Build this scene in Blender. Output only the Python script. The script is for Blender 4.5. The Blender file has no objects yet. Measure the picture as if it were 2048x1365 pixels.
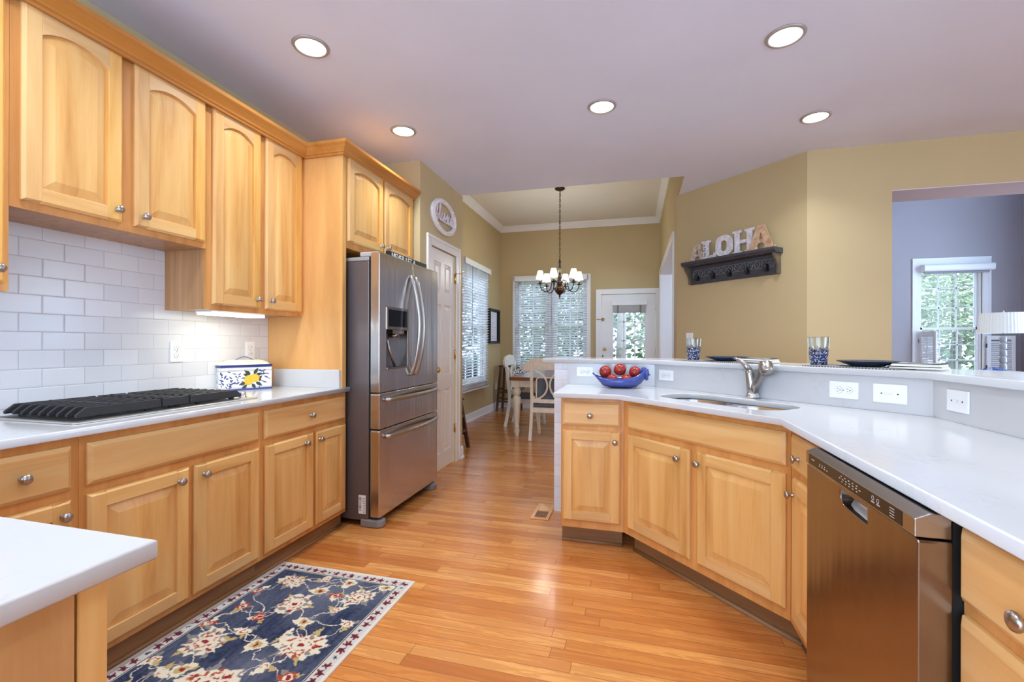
import bpy, math, random
import numpy as np
from mathutils import Matrix, Vector
R = math.radians
PI = math.pi
random.seed(4)
scn = bpy.context.scene
col = scn.collection

# ------------------------------------------------------------------ camera
CF, CYAW, CROLL, CH, CSY = 910.86, 0.2626, 0.0027, 1.2535, 4.376
cam = bpy.data.cameras.new('camera')
cam_o = bpy.data.objects.new('camera', cam)
col.objects.link(cam_o)
fw = Vector((-math.sin(CYAW), math.cos(CYAW), 0))
rt = Vector((math.cos(CYAW), math.sin(CYAW), 0))
up = Vector((0, 0, 1))
r3 = rt * math.cos(CROLL) + up * math.sin(CROLL)
u3 = -rt * math.sin(CROLL) + up * math.cos(CROLL)
cm = Matrix((r3, u3, -fw)).transposed().to_4x4()
cm.translation = (0, 0, CH)
cam_o.matrix_world = cm
cam.sensor_fit = 'HORIZONTAL'
cam.sensor_width = 36.0
cam.lens = CF / 2048 * 36.0
cam.shift_y = CSY / 2048
cam.clip_start = 0.02
cam.clip_end = 200
scn.camera = cam_o

# ------------------------------------------------------------------ view, world
scn.view_settings.view_transform = 'Standard'
scn.view_settings.look = 'None'
scn.view_settings.gamma = 1
scn.view_settings.use_curve_mapping = False
scn.view_settings.exposure = 0.56
scn.view_settings.use_white_balance = True
scn.view_settings.white_balance_temperature = 5100
scn.view_settings.white_balance_tint = 2
scn.cycles.max_bounces = 10
scn.cycles.diffuse_bounces = 6
scn.cycles.glossy_bounces = 5
scn.cycles.transparent_max_bounces = 16
scn.cycles.caustics_reflective = False
scn.cycles.caustics_refractive = False
scn.cycles.sample_clamp_indirect = 6
scn.cycles.use_denoising = True

world = bpy.data.worlds.new('sky_and_ground_glow')
scn.world = world
world.use_nodes = True
wn = world.node_tree
wn.nodes.clear()
wo = wn.nodes.new('ShaderNodeOutputWorld')
wb = wn.nodes.new('ShaderNodeBackground')
wt = wn.nodes.new('ShaderNodeTexCoord')
ws = wn.nodes.new('ShaderNodeSeparateXYZ')
wr = wn.nodes.new('ShaderNodeValToRGB')
wr.color_ramp.elements[0].position = 0.45
wr.color_ramp.elements[0].color = (0.94, 1.0, 1.12, 1)  # below the horizon: brightened to throw light up onto the ceiling
wr.color_ramp.elements[1].position = 0.56
wr.color_ramp.elements[1].color = (0.93, 0.965, 1.0, 1)
wm = wn.nodes.new('ShaderNodeMath'); wm.operation = 'MULTIPLY_ADD'
wm.inputs[1].default_value = 0.5; wm.inputs[2].default_value = 0.5
wn.links.new(wt.outputs['Generated'], ws.inputs[0])
wn.links.new(ws.outputs['Z'], wm.inputs[0])
wn.links.new(wm.outputs[0], wr.inputs[0])
wn.links.new(wr.outputs[0], wb.inputs['Color'])
wb.inputs['Strength'].default_value = 4.5
wn.links.new(wb.outputs[0], wo.inputs[0])

CAN_W = 5.8        # watts of each recessed lamp
CAN_COL = (1.0, 0.90, 0.78)

# ------------------------------------------------------------------ mesh helpers
class MB:
    """collects shapes that become ONE mesh object"""
    def __init__(s):
        s.v = []; s.f = []; s.s = []; s.mi = {}; s.M = Matrix.Identity(4)
    def add(s, vs, fs, smooth=False):
        b = len(s.v)
        for p in vs:
            q = s.M @ Vector(p); s.v.append((q.x, q.y, q.z))
        for f in fs:
            s.f.append(tuple(b + i for i in f)); s.s.append(smooth)
        return s
    def box(s, x0, y0, z0, x1, y1, z1):
        if x0 > x1: x0, x1 = x1, x0
        if y0 > y1: y0, y1 = y1, y0
        if z0 > z1: z0, z1 = z1, z0
        return s.add([(x0,y0,z0),(x1,y0,z0),(x1,y1,z0),(x0,y1,z0),(x0,y0,z1),(x1,y0,z1),(x1,y1,z1),(x0,y1,z1)],
              [(0,3,2,1),(4,5,6,7),(0,1,5,4),(1,2,6,5),(2,3,7,6),(3,0,4,7)])
    def prism(s, poly, a, b, axis='z', smooth=False):
        """2D polygon (counter clockwise) extruded from a to b along an axis"""
        n = len(poly)
        ar = sum(poly[i][0]*poly[(i+1)%n][1]-poly[(i+1)%n][0]*poly[i][1] for i in range(n))
        if ar < 0: poly = poly[::-1]
        if axis == 'z': m = lambda p, t: (p[0], p[1], t)
        elif axis == 'x': m = lambda p, t: (t, p[0], p[1])
        else:
            m = lambda p, t: (p[0], t, p[1])
        vs = [m(p, a) for p in poly] + [m(p, b) for p in poly]
        fs = [tuple(range(n))[::-1], tuple(range(n, 2*n))]
        side = [(i, (i+1) % n, n+(i+1) % n, n+i) for i in range(n)]
        if (axis == 'y') != (b < a):
            fs = [f[::-1] for f in fs]; side = [f[::-1] for f in side]
        s.add(vs, fs); 
        base = len(s.v) - 2*n
        for f in side:
            s.f.append(tuple(base+i for i in f)); s.s.append(smooth)
        return s
    def lathe(s, prof, c=(0,0,0), n=24, axis='z', smooth=True, caps=True, sx=1, sy=1):
        vs = []; fs = []
        m = len(prof)
        for i in range(n):
            a = 2*PI*i/n; ca, sa = math.cos(a), math.sin(a)
            for r, h in prof:
                p = (r*ca*sx, r*sa*sy, h)
                if axis == 'x': p = (h, r*ca*sx, r*sa*sy)
                elif axis == 'y': p = (r*sa*sx, h, r*ca*sy)
                vs.append((p[0]+c[0], p[1]+c[1], p[2]+c[2]))
        for i in range(n):
            j = (i+1) % n
            for k in range(m-1):
                fs.append((i*m+k, j*m+k, j*m+k+1, i*m+k+1))
        if caps:
            if prof[0][0] > 1e-5: fs.append(tuple(i*m for i in range(n))[::-1])
            if prof[-1][0] > 1e-5: fs.append(tuple(i*m+m-1 for i in range(n)))
        return s.add(vs, fs, smooth)
    def tube(s, path, r, n=8, smooth=True, flat=None, caps=True):
        """round tube along 3D points; r a number or list; flat=(a,b) makes an a x b rectangle section"""
        P = [Vector(p) for p in path]; m = len(P)
        rr = r if isinstance(r, (list, tuple)) else [r]*m
        T = []
        for i in range(m):
            t = (P[min(i+1, m-1)] - P[max(i-1, 0)])
            T.append(t.normalized() if t.length > 1e-9 else Vector((0,0,1)))
        nrm = T[0].orthogonal().normalized()
        if flat is not None and len(flat) > 2:
            nrm = Vector(flat[2]); nrm = (nrm - T[0]*nrm.dot(T[0])).normalized()
        vs = []; fs = []
        for i in range(m):
            nrm = (nrm - T[i]*nrm.dot(T[i]))
            nrm = nrm.normalized() if nrm.length > 1e-6 else T[i].orthogonal().normalized()
            bi = T[i].cross(nrm)
            if flat is not None:
                k = rr[i]
                for a, b in ((1,1),(-1,1),(-1,-1),(1,-1)):
                    vs.append(P[i] + nrm*(a*flat[0]/2*k) + bi*(b*flat[1]/2*k))
            else:
                for q in range(n):
                    a = 2*PI*q/n
                    vs.append(P[i] + (nrm*math.cos(a) + bi*math.sin(a))*rr[i])
        if flat is not None: n = 4; 
        for i in range(m-1):
            for q in range(n):
                w = (q+1) % n
                fs.append((i*n+q, i*n+w, (i+1)*n+w, (i+1)*n+q))
        if caps:
            fs.append(tuple(range(n))[::-1]); fs.append(tuple((m-1)*n+q for q in range(n)))
        return s.add(vs, fs, smooth and flat is None)
    def ball(s, c, r, nu=16, nv=10, sc=(1,1,1)):
        prof = [(r*math.sin(PI*k/nv), -r*math.cos(PI*k/nv)) for k in range(nv+1)]
        prof[0] = (0, -r); prof[-1] = (0, r)
        vs = []; fs = []
        vs.append((c[0], c[1], c[2]-r*sc[2]))
        for k in range(1, nv):
            for i in range(nu):
                a = 2*PI*i/nu
                vs.append((c[0]+prof[k][0]*math.cos(a)*sc[0], c[1]+prof[k][0]*math.sin(a)*sc[1], c[2]+prof[k][1]*sc[2]))
        vs.append((c[0], c[1], c[2]+r*sc[2]))
        for i in range(nu):
            j = (i+1) % nu
            fs.append((0, 1+j, 1+i))
            for k in range(nv-2):
                a = 1+k*nu
                fs.append((a+i, a+j, a+nu+j, a+nu+i))
            a = 1+(nv-2)*nu
            fs.append((a+i, a+j, len(vs)-1))
        return s.add(vs, fs, True)
    def build(s, name, mt=None, parent=None, bevel=0, seg=2, colors=None, loc=None, rotz=0):
        me = bpy.data.meshes.new(name)
        me.from_pydata(s.v, [], s.f)
        me.polygons.foreach_set('use_smooth', s.s)
        if colors is not None:
            ca = me.color_attributes.new('pattern', 'FLOAT_COLOR', 'POINT')
            ca.data.foreach_set('color', np.asarray(colors, dtype=np.float32).ravel())
        me.update()
        for q in (mt if isinstance(mt, (list, tuple)) else [mt] if mt else []): me.materials.append(q)
        for i, k in s.mi.items(): me.polygons[i].material_index = k
        o = bpy.data.objects.new(name, me)
        col.objects.link(o)
        if parent: o.parent = parent
        if loc is not None: o.location = loc
        if rotz: o.rotation_euler = (0, 0, rotz)
        if bevel:
            b = o.modifiers.new('bevel', 'BEVEL'); b.width = bevel; b.segments = seg
            b.limit_method = 'ANGLE'; b.angle_limit = R(35)
        return o

def tag(o, label=None, cat=None, group=None, kind=None):
    if label: o['label'] = label
    if cat: o['category'] = cat
    if group: o['group'] = group
    if kind: o['kind'] = kind
    return o
def thing(name, label, cat, loc=(0,0,0), rotz=0, group=None):
    o = bpy.data.objects.new(name, None); col.objects.link(o)
    o.empty_display_size = 0.1
    o.location = loc; o.rotation_euler = (0, 0, rotz)
    return tag(o, label, cat, group)
def children(o): return [c for c in bpy.data.objects if c.parent == o]
def copy_tree(o, parent=None):
    c = o.copy(); col.objects.link(c)
    if parent: c.parent = parent
    for ch in children(o): copy_tree(ch, c)
    return c
def struct(mb, name, mt, label=None, cat=None, parent=None, bevel=0):
    o = mb.build(name, mt, parent, bevel)
    if parent is None: tag(o, label, cat, None, 'structure')
    return o
def curve_mesh(splines, ext, bev, name, mt, parent=None, res=2):
    """closed 2D outlines (later ones are holes) -> solid plate centred on z=0, as a mesh"""
    cu = bpy.data.curves.new(name, 'CURVE'); cu.dimensions = '2D'; cu.fill_mode = 'BOTH'
    cu.extrude = ext; cu.bevel_depth = bev; cu.bevel_resolution = res
    for sp in splines:
        q = cu.splines.new('POLY'); q.points.add(len(sp)-1)
        for p, c in zip(q.points, sp): p.co = (c[0], c[1], 0, 1)
        q.use_cyclic_u = True
    t = bpy.data.objects.new(name, cu); col.objects.link(t)
    dg = bpy.context.evaluated_depsgraph_get(); dg.update()
    me = bpy.data.meshes.new_from_object(t.evaluated_get(dg))
    bpy.data.objects.remove(t); bpy.data.curves.remove(cu)
    me.name = name
    o = bpy.data.objects.new(name, me); col.objects.link(o)
    me.materials.clear(); me.materials.append(mt)
    if parent: o.parent = parent
    return o
def text_mesh(txt, size, ext, name, mt, parent=None, align='CENTER'):
    cu = bpy.data.curves.new(name, 'FONT'); cu.body = txt; cu.size = size; cu.extrude = ext
    cu.align_x = align; cu.align_y = 'CENTER'
    t = bpy.data.objects.new(name, cu); col.objects.link(t)
    dg = bpy.context.evaluated_depsgraph_get(); dg.update()
    me = bpy.data.meshes.new_from_object(t.evaluated_get(dg))
    bpy.data.objects.remove(t); bpy.data.curves.remove(cu)
    o = bpy.data.objects.new(name, me); col.objects.link(o)
    me.materials.clear(); me.materials.append(mt)
    if parent: o.parent = parent
    return o
def arc(cx, cy, r, a0, a1, n):
    return [(cx+r*math.cos(R(a0+(a1-a0)*i/n)), cy+r*math.sin(R(a0+(a1-a0)*i/n))) for i in range(n+1)]
def rrect(x0, y0, x1, y1, r, n=5):
    return arc(x1-r, y1-r, r, 0, 90, n)+arc(x0+r, y1-r, r, 90, 180, n)+arc(x0+r, y0+r, r, 180, 270, n)+arc(x1-r, y0+r, r, 270, 360, n)
def wall(mb, axis, p0, p1, u0, u1, z0, z1, holes=()):
    """upright slab between p0 and p1 across, u0..u1 along, with rectangular holes"""
    us = sorted({u0, u1} | {h[0] for h in holes} | {h[1] for h in holes})
    zs = sorted({z0, z1} | {h[2] for h in holes} | {h[3] for h in holes})
    for i in range(len(us)-1):
        run = None
        for k in range(len(zs)-1):
            uc, zc = (us[i]+us[i+1])/2, (zs[k]+zs[k+1])/2
            inside = any(h[0] < uc < h[1] and h[2] < zc < h[3] for h in holes)
            if not inside:
                if axis == 'x': mb.box(p0, us[i], zs[k], p1, us[i+1], zs[k+1])
                else: mb.box(us[i], p0, zs[k], us[i+1], p1, zs[k+1])
    return mb

# ------------------------------------------------------------------ materials
def srgb(r, g, b):
    f = lambda c: (c/255/12.92) if c/255 <= .04045 else ((c/255+.055)/1.055)**2.4
    return (f(r), f(g), f(b), 1)
class NT:
    def __init__(s, name):
        s.m = bpy.data.materials.new(name); s.m.use_nodes = True
        s.t = s.m.node_tree; s.t.nodes.clear()
        s.out = s.n('OutputMaterial'); s.b = s.n('BsdfPrincipled')
        s.l(s.b.outputs[0], s.out.inputs['Surface'])
    def n(s, t, **k):
        q = s.t.nodes.new('ShaderNode'+t)
        for a, b in k.items(): setattr(q, a, b)
        return q
    def l(s, a, b): s.t.links.new(a, b)
    def val(s, x): 
        return x
    def math(s, op, a, b=None, c=None):
        q = s.n('Math', operation=op)
        for i, x in enumerate((a, b, c)):
            if x is None: continue
            if isinstance(x, (int, float)): q.inputs[i].default_value = x
            else: s.l(x, q.inputs[i])
        return q.outputs[0]
    def mix(s, fac, a, b, blend='MIX'):
        q = s.n('Mix', data_type='RGBA', blend_type=blend)
        for i, x in ((0, fac), (6, a), (7, b)):
            if isinstance(x, (int, float)): q.inputs[i].default_value = x
            elif isinstance(x, tuple): q.inputs[i].default_value = x
            else: s.l(x, q.inputs[i])
        return q.outputs[2]
    def coords(s, scale=(1,1,1), loc=(0,0,0), rot=(0,0,0), kind='Object'):
        c = s.n('TexCoord'); m = s.n('Mapping')
        m.inputs['Scale'].default_value = scale; m.inputs['Location'].default_value = loc
        m.inputs['Rotation'].default_value = rot
        s.l(c.outputs[kind], m.inputs[0])
        return m.outputs[0]
    def noise(s, vec, scale=5, detail=4, rough=.5, dist=0, w=None):
        q = s.n('TexNoise')
        if w is not None:
            q.noise_dimensions = '4D'; s.l(w, q.inputs['W'])
        s.l(vec, q.inputs['Vector'])
        q.inputs['Scale'].default_value = scale; q.inputs['Detail'].default_value = detail
        q.inputs['Roughness'].default_value = rough; q.inputs['Distortion'].default_value = dist
        return q.outputs[0]
    def ramp(s, fac, stops):
        q = s.n('ValToRGB'); e = q.color_ramp.elements
        while len(e) < len(stops): e.new(0.5)
        for el, (p, c) in zip(e, stops):
            el.position = p; el.color = c if len(c) == 4 else (*c, 1)
        s.l(fac, q.inputs[0]); return q.outputs[0]
    def bump(s, h, strength=.2, dist=.01):
        q = s.n('Bump'); q.inputs['Strength'].default_value = strength; q.inputs['Distance'].default_value = dist
        s.l(h, q.inputs['Height']); s.l(q.outputs[0], s.b.inputs['Normal'])
    def set(s, **k):
        for a, b in k.items():
            a = {'color':'Base Color','rough':'Roughness','metal':'Metallic','spec':'Specular IOR Level','coat':'Coat Weight','coat_rough':'Coat Roughness',
                 'emit':'Emission Color','emits':'Emission Strength','trans':'Transmission Weight','ior':'IOR','alpha':'Alpha','sheen':'Sheen Weight','sub':'Subsurface Weight','aniso':'Anisotropic'}[a]
            if isinstance(b, (int, float, tuple)): s.b.inputs[a].default_value = b
            else: s.l(b, s.b.inputs[a])
        return s

def plain(name, c, rough=.5, metal=0, var=.04, scale=6, spec=.5, **k):
    t = NT(name)
    v = t.noise(t.coords(), scale, 3)
    lo = tuple(x*(1-var) for x in c[:3])+(1,); hi = tuple(min(1, x*(1+var)) for x in c[:3])+(1,)
    t.set(color=t.ramp(v, [(.3, lo), (.7, hi)]), rough=rough, metal=metal, spec=spec, **k)
    return t.m
def paint(name, c, rough=.55, bump=.03):
    t = NT(name)
    v = t.noise(t.coords(), 90, 3)
    w = t.noise(t.coords(), 1.3, 2)
    lo = tuple(x*.97 for x in c[:3])+(1,); hi = tuple(min(1, x*1.03) for x in c[:3])+(1,)
    t.set(color=t.ramp(w, [(.3, lo), (.7, hi)]), rough=rough, spec=.3)
    t.bump(v, bump, .002)
    return t.m
def wood(name, light, mid, dark, axis='z', rough=.36, coat=.12, var=.18, fine=1.0):
    t = NT(name)
    g = t.n('NewGeometry'); oi = t.n('ObjectInfo')
    w = t.math('ADD', t.math('MULTIPLY', g.outputs['Random Per Island'], 23.0), t.math('MULTIPLY', oi.outputs['Random'], 57.0))
    lo, hi = 1.1, 13.0*fine
    sc = {'z': (hi, hi, lo), 'x': (lo, hi, hi), 'y': (hi, lo, hi)}[axis]
    v = t.coords(sc)
    n1 = t.noise(v, 1.0, 5, .55, .6, w)
    sc2 = {'z': (hi*9, hi*9, lo*5), 'x': (lo*5, hi*9, hi*9), 'y': (hi*9, lo*5, hi*9)}[axis]
    n2 = t.noise(t.coords(sc2), 1.0, 3, .6, 0, w)
    sc3 = {'z': (5.5, 5.5, .35), 'x': (.35, 5.5, 5.5), 'y': (5.5, .35, 5.5)}[axis]
    n3 = t.noise(t.coords(sc3), 1.0, 1, .4, 0, w)
    c = t.ramp(n1, [(.26, dark), (.46, mid), (.68, light)])
    c = t.mix(t.math('MULTIPLY', n2, .20), c, tuple(x*.72 for x in dark[:3])+(1,))
    hsv = t.n('HueSaturation')
    t.l(c, hsv.inputs['Color'])
    vv = t.math('ADD', 1-var*.5, t.math('MULTIPLY', g.outputs['Random Per Island'], var))
    vv = t.math('MULTIPLY', vv, t.math('ADD', .78, t.math('MULTIPLY', n3, .44)))
    t.l(vv, hsv.inputs['Value'])
    t.l(t.math('ADD', .93, t.math('MULTIPLY', g.outputs['Random Per Island'], .14)), hsv.inputs['Saturation'])
    t.set(color=hsv.outputs[0], rough=rough, coat=coat, coat_rough=.15, spec=.4)
    t.bump(n2, .04, .002)
    return t.m

MAPLE_L, MAPLE_M, MAPLE_D = srgb(226,187,120), srgb(216,168,98), srgb(192,139,71)
M = {}
M['maple_v'] = wood('maple_upright_grain', MAPLE_L, MAPLE_M, MAPLE_D, 'z')
M['maple_h'] = wood('maple_level_grain', MAPLE_L, MAPLE_M, MAPLE_D, 'x')
M['maple_f'] = wood('maple_face_frame', srgb(214,160,92), srgb(200,142,76), srgb(174,116,56), 'z', var=.1)
M['maple_crown'] = wood('maple_crown', srgb(206,148,72), srgb(188,128,56), srgb(160,104,42), 'y', var=.05)
M['toe'] = wood('toe_kick_veneer', srgb(150,112,72), srgb(132,96,60), srgb(110,78,48), 'x', rough=.5, coat=0)
M['beige'] = paint('beige_wall_paint', srgb(192,173,129))
M['blue_wall'] = paint('blue_grey_wall_paint', srgb(168,162,166))
M['ceiling'] = paint('ceiling_paint', srgb(222,226,243), .7)
M['dceil'] = paint('dining_ceiling_paint', srgb(226,222,212), .7)
M['trim'] = plain('white_trim_paint', srgb(236,235,236), .35, var=.01)
M['trim_warm'] = plain('off_white_door_paint', srgb(232,228,222), .35, var=.01)
M['plate'] = plain('white_plastic', srgb(240,240,240), .3, var=.01)
M['slot'] = plain('dark_slot', srgb(40,38,38), .5)
M['black'] = plain('matte_black', srgb(24,24,26), .5)
M['gap'] = plain('black_recess', srgb(12,11,11), .7)
M['iron'] = plain('cast_iron', srgb(42,41,44), .5, var=.15, scale=80)
M['chrome'] = plain('polished_metal', srgb(225,222,218), .12, 1)
M['nickel'] = plain('brushed_nickel', srgb(176,170,164), .28, 1)
M['brass'] = plain('brass', srgb(214,180,92), .22, 1)
M['bronze'] = plain('dark_bronze', srgb(52,40,34), .35, .7, var=.2)

def steel(name, c, axis='z', rough=.24, wave=0.0):
    t = NT(name)
    sc = {'z': (260, 260, 2), 'x': (2, 260, 260), 'y': (260, 2, 260)}[axis]
    n = t.noise(t.coords(sc), 1, 3)
    wv = t.noise(t.coords((8, .35, 8)), 1, 2)
    t.set(color=t.ramp(n, [(.2, tuple(x*.93 for x in c[:3])+(1,)), (.8, c)]), metal=1.0,
          rough=t.math('ADD', rough-.03, t.math('MULTIPLY', n, .07)))
    t.bump(t.math('ADD', t.math('MULTIPLY', n, .03), t.math('MULTIPLY', wv, wave*2.6)), .6, .004)
    return t.m
M['steel'] = steel('brushed_stainless', srgb(206,200,196), 'x', .2, 1.0)
M['steel_dark'] = steel('dark_stainless', srgb(150,136,124), 'x', .22, .5)
M['fridge_side'] = plain('fridge_side_coating', srgb(112,104,104), .35, .6)

def quartz():
    t = NT('white_quartz')
    v = t.coords((1,1,1))
    n = t.noise(v, 4.6, 9, .66, 1.6)
    ve = t.math('ABSOLUTE', t.math('SUBTRACT', n, .5))
    k = t.ramp(ve, [(0.0, (1,1,1)), (.012, (0,0,0))])
    m = t.noise(v, 2.1, 3)
    mk = t.ramp(m, [(.52, (0,0,0)), (.68, (1,1,1))])
    kk = t.math('MULTIPLY', k, mk)
    t.set(color=t.mix(t.math('MULTIPLY', kk, .34), srgb(201,200,201), srgb(138,138,146)), rough=.13, spec=.5)
    return t.m
M['quartz'] = quartz()

def tile():
    t = NT('white_subway_tile')
    c = t.n('TexCoord'); s = t.n('SeparateXYZ'); t.l(c.outputs['Object'], s.inputs[0])
    W, Hh = .1585, .0797
    rz = t.math('DIVIDE', t.math('SUBTRACT', s.outputs['Z'], 1.456), Hh)
    row = t.math('FLOOR', rz)
    odd = t.math('ABSOLUTE', t.math('MODULO', row, 2.0))
    uy = t.math('SUBTRACT', t.math('ADD', s.outputs['Y'], s.outputs['X']), 1.302-2.485)
    u = t.math('ADD', t.math('DIVIDE', uy, W), t.math('MULTIPLY', odd, .5))
    cell = t.math('FLOOR', u)
    fu = t.math('SUBTRACT', u, cell); fz = t.math('SUBTRACT', rz, row)
    du = t.math('MULTIPLY', t.math('MINIMUM', fu, t.math('SUBTRACT', 1, fu)), W)
    dz = t.math('MULTIPLY', t.math('MINIMUM', fz, t.math('SUBTRACT', 1, fz)), Hh)
    d = t.math('MINIMUM', du, dz)
    g = t.ramp(t.math('MULTIPLY', d, 100), [(.10, (0,0,0)), (.16, (1,1,1))])
    wn_ = t.n('TexWhiteNoise', noise_dimensions='2D'); cv = t.n('CombineXYZ')
    t.l(cell, cv.inputs[0]); t.l(row, cv.inputs[1]); t.l(cv.outputs[0], wn_.inputs['Vector'])
    tc = t.mix(wn_.outputs[0], srgb(214,214,218), srgb(224,224,227))
    t.set(color=t.mix(g, srgb(184,184,190), tc), rough=t.math('SUBTRACT', .75, t.math('MULTIPLY', g, .57)))
    hb = t.ramp(t.math('MULTIPLY', d, 100), [(.10, (0,0,0)), (.5, (1,1,1))])
    t.bump(hb, .35, .0012)
    return t.m
M['tile'] = tile()

def floor_mat():
    t = NT('oak_strip_floor')
    c = t.n('TexCoord'); s = t.n('SeparateXYZ'); t.l(c.outputs['Object'], s.inputs[0])
    W = .064
    ry = t.math('DIVIDE', s.outputs['Y'], W); row = t.math('FLOOR', ry); fy = t.math('SUBTRACT', ry, row)
    w1 = t.n('TexWhiteNoise', noise_dimensions='1D'); t.l(row, w1.inputs['W'])
    L = t.math('ADD', .75, t.math('MULTIPLY', w1.outputs[0], .55))
    ux = t.math('ADD', t.math('DIVIDE', s.outputs['X'], L), t.math('MULTIPLY', w1.outputs[0], 17.3))
    cl = t.math('FLOOR', ux); fx = t.math('SUBTRACT', ux, cl)
    cv = t.n('CombineXYZ'); t.l(row, cv.inputs[0]); t.l(cl, cv.inputs[1])
    w2 = t.n('TexWhiteNoise', noise_dimensions='2D'); t.l(cv.outputs[0], w2.inputs['Vector'])
    rnd = w2.outputs[0]
    W4 = t.math('MULTIPLY', rnd, 60)
    n1 = t.noise(t.coords((1.3, 17, 1)), 1, 5, .6, 1.2, W4)
    rings = t.math('SINE', t.math('MULTIPLY', n1, 34))
    n2 = t.noise(t.coords((7, 240, 1)), 1, 2, .6, 0, W4)
    base = t.ramp(rnd, [(0, srgb(184,114,50)), (.3, srgb(204,135,62)), (.65, srgb(213,147,72)), (1, srgb(224,164,88))])
    gr = t.ramp(rings, [(.0, (1,1,1)), (.55, (.25,.25,.25)), (1, (0,0,0))])
    cc = t.mix(t.math('MULTIPLY', gr, .36), base, srgb(160,88,40))
    cc = t.mix(t.math('MULTIPLY', n2, .22), cc, srgb(150,84,40))
    dy = t.math('MULTIPLY', t.math('MINIMUM', fy, t.math('SUBTRACT', 1, fy)), W)
    dx = t.math('MULTIPLY', t.math('MINIMUM', fx, t.math('SUBTRACT', 1, fx)), L)
    d = t.math('MINIMUM', dy, dx)
    g = t.ramp(t.math('MULTIPLY', d, 100), [(.07, (1,1,1)), (.16, (0,0,0))])
    cc = t.mix(t.math('MULTIPLY', g, .72), cc, srgb(96,54,26))
    t.set(color=cc, rough=t.math('ADD', .17, t.math('MULTIPLY', n2, .12)), spec=.5, coat=.3, coat_rough=.12)
    hb = t.ramp(t.math('MULTIPLY', d, 100), [(.03, (0,0,0)), (.2, (1,1,1))])
    t.bump(hb, .25, .001)
    return t.m
M['floor'] = floor_mat()

def glass_pane(name='window_glass', tint=(1,1,1,1), refl=.06):
    t = NT(name); t.t.nodes.remove(t.b)
    a = t.n('BsdfTransparent'); a.inputs[0].default_value = tint
    g = t.n('BsdfGlossy'); g.inputs['Roughness'].default_value = .02
    fr = t.n('Fresnel'); fr.inputs[0].default_value = 1.35
    n = t.noise(t.coords(), 3, 2)
    f = t.math('MULTIPLY', fr.outputs[0], t.math('ADD', .55, t.math('MULTIPLY', n, .2)))
    m = t.n('MixShader'); t.l(f, m.inputs[0]); t.l(a.outputs[0], m.inputs[1]); t.l(g.outputs[0], m.inputs[2])
    t.l(m.outputs[0], t.out.inputs['Surface'])
    return t.m
M['glass'] = glass_pane()
def emis(name, c, st, base=(1,1,1,1)):
    t = NT(name); n = t.noise(t.coords(), 8, 2)
    t.set(color=base, rough=.5, emit=t.mix(n, c, tuple(x*.97 for x in c[:3])+(1,)), emits=st)
    return t.m
M['lens'] = emis('lit_lamp_lens', (1, .93, .80, 1), 14)
M['shade_lit'] = emis('lit_fabric_shade', (1, .80, .52, 1), 1.6, srgb(250,236,205))
M['bulb_strip'] = emis('lit_undercabinet_lens', (1, .88, .62, 1), 5)
def painted(name, rough=.5, bumpy=0, **k):
    """colour comes from the pattern drawn on the mesh itself"""
    t = NT(name); a = t.n('VertexColor'); a.layer_name = 'pattern'
    n = t.noise(t.coords(), 300, 2)
    c = t.mix(t.math('MULTIPLY', n, .16), a.outputs[0], (.02,.02,.03,1)) if bumpy else a.outputs[0]
    t.set(color=c, rough=rough, **k)
    if bumpy: t.bump(n, bumpy, .004)
    return t.m
# ================================================================== THE SETTING
KZ = 2.862            # kitchen ceiling
DZ = 3.53             # dining ceiling
FY = 8.6              # far walls
SUM = 5.69            # the angled wall stands on x + y = SUM

struct(MB().box(-2.75, -2.8, -.06, 5.8, 8.75, 0), 'floor', M['floor'])
struct(MB().box(-2.6, -2.8, KZ, 5.8, 4.65, KZ+.12).box(.46, 4.65, KZ, 5.8, 5.3, KZ+.12), 'ceiling', M['ceiling'])
struct(MB().box(-2.7, 4.60, DZ, .66, 8.75, DZ+.1), 'ceiling_dining', M['dceil'])
struct(MB().box(.6, 4.35, 4.3, 5.8, 8.75, 4.4), 'ceiling_living', M['ceiling'])

# kitchen left wall with its tiled band
mb = MB(); wall(mb, 'x', -2.6, -2.49, -2.8, 3.66, 0, KZ, [(-2.6, -.75, .95, 2.6)])  # unseen opening added to light the angled wall and splash
struct(mb, 'wall_left', M['beige'])
struct(MB().box(-2.49, .5, .90, -2.485, 2.645, 1.80), 'wall_left_tile', M['tile'])
# pantry: box with a door opening in its room side
mb = MB().box(-2.6, 3.66, 0, -1.925, 3.76, KZ)
wall(mb, 'x', -1.925, -1.825, 3.66, 4.69, 0, KZ, [(3.86, 4.505, 0, 2.165)])
mb.box(-2.6, 4.59, 0, -1.925, 4.69, KZ)
struct(mb, 'wall_pantry', M['beige'])
# dining room walls
mb = MB(); wall(mb, 'x', -2.65, -2.55, 4.59, FY, 0, DZ, [(6.45, 7.56, .62, 2.47)])
struct(mb, 'wall_dining_left', M['beige'])
mb = MB(); wall(mb, 'y', FY, FY+.12, -2.65, 5.7, 0, 4.3, [(-2.21, -.88, .72, 2.47), (-.60, .37, 0, 2.165), (4.33, 5.14, .72, 2.50)])
struct(mb, 'wall_far', M['beige'])
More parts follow.
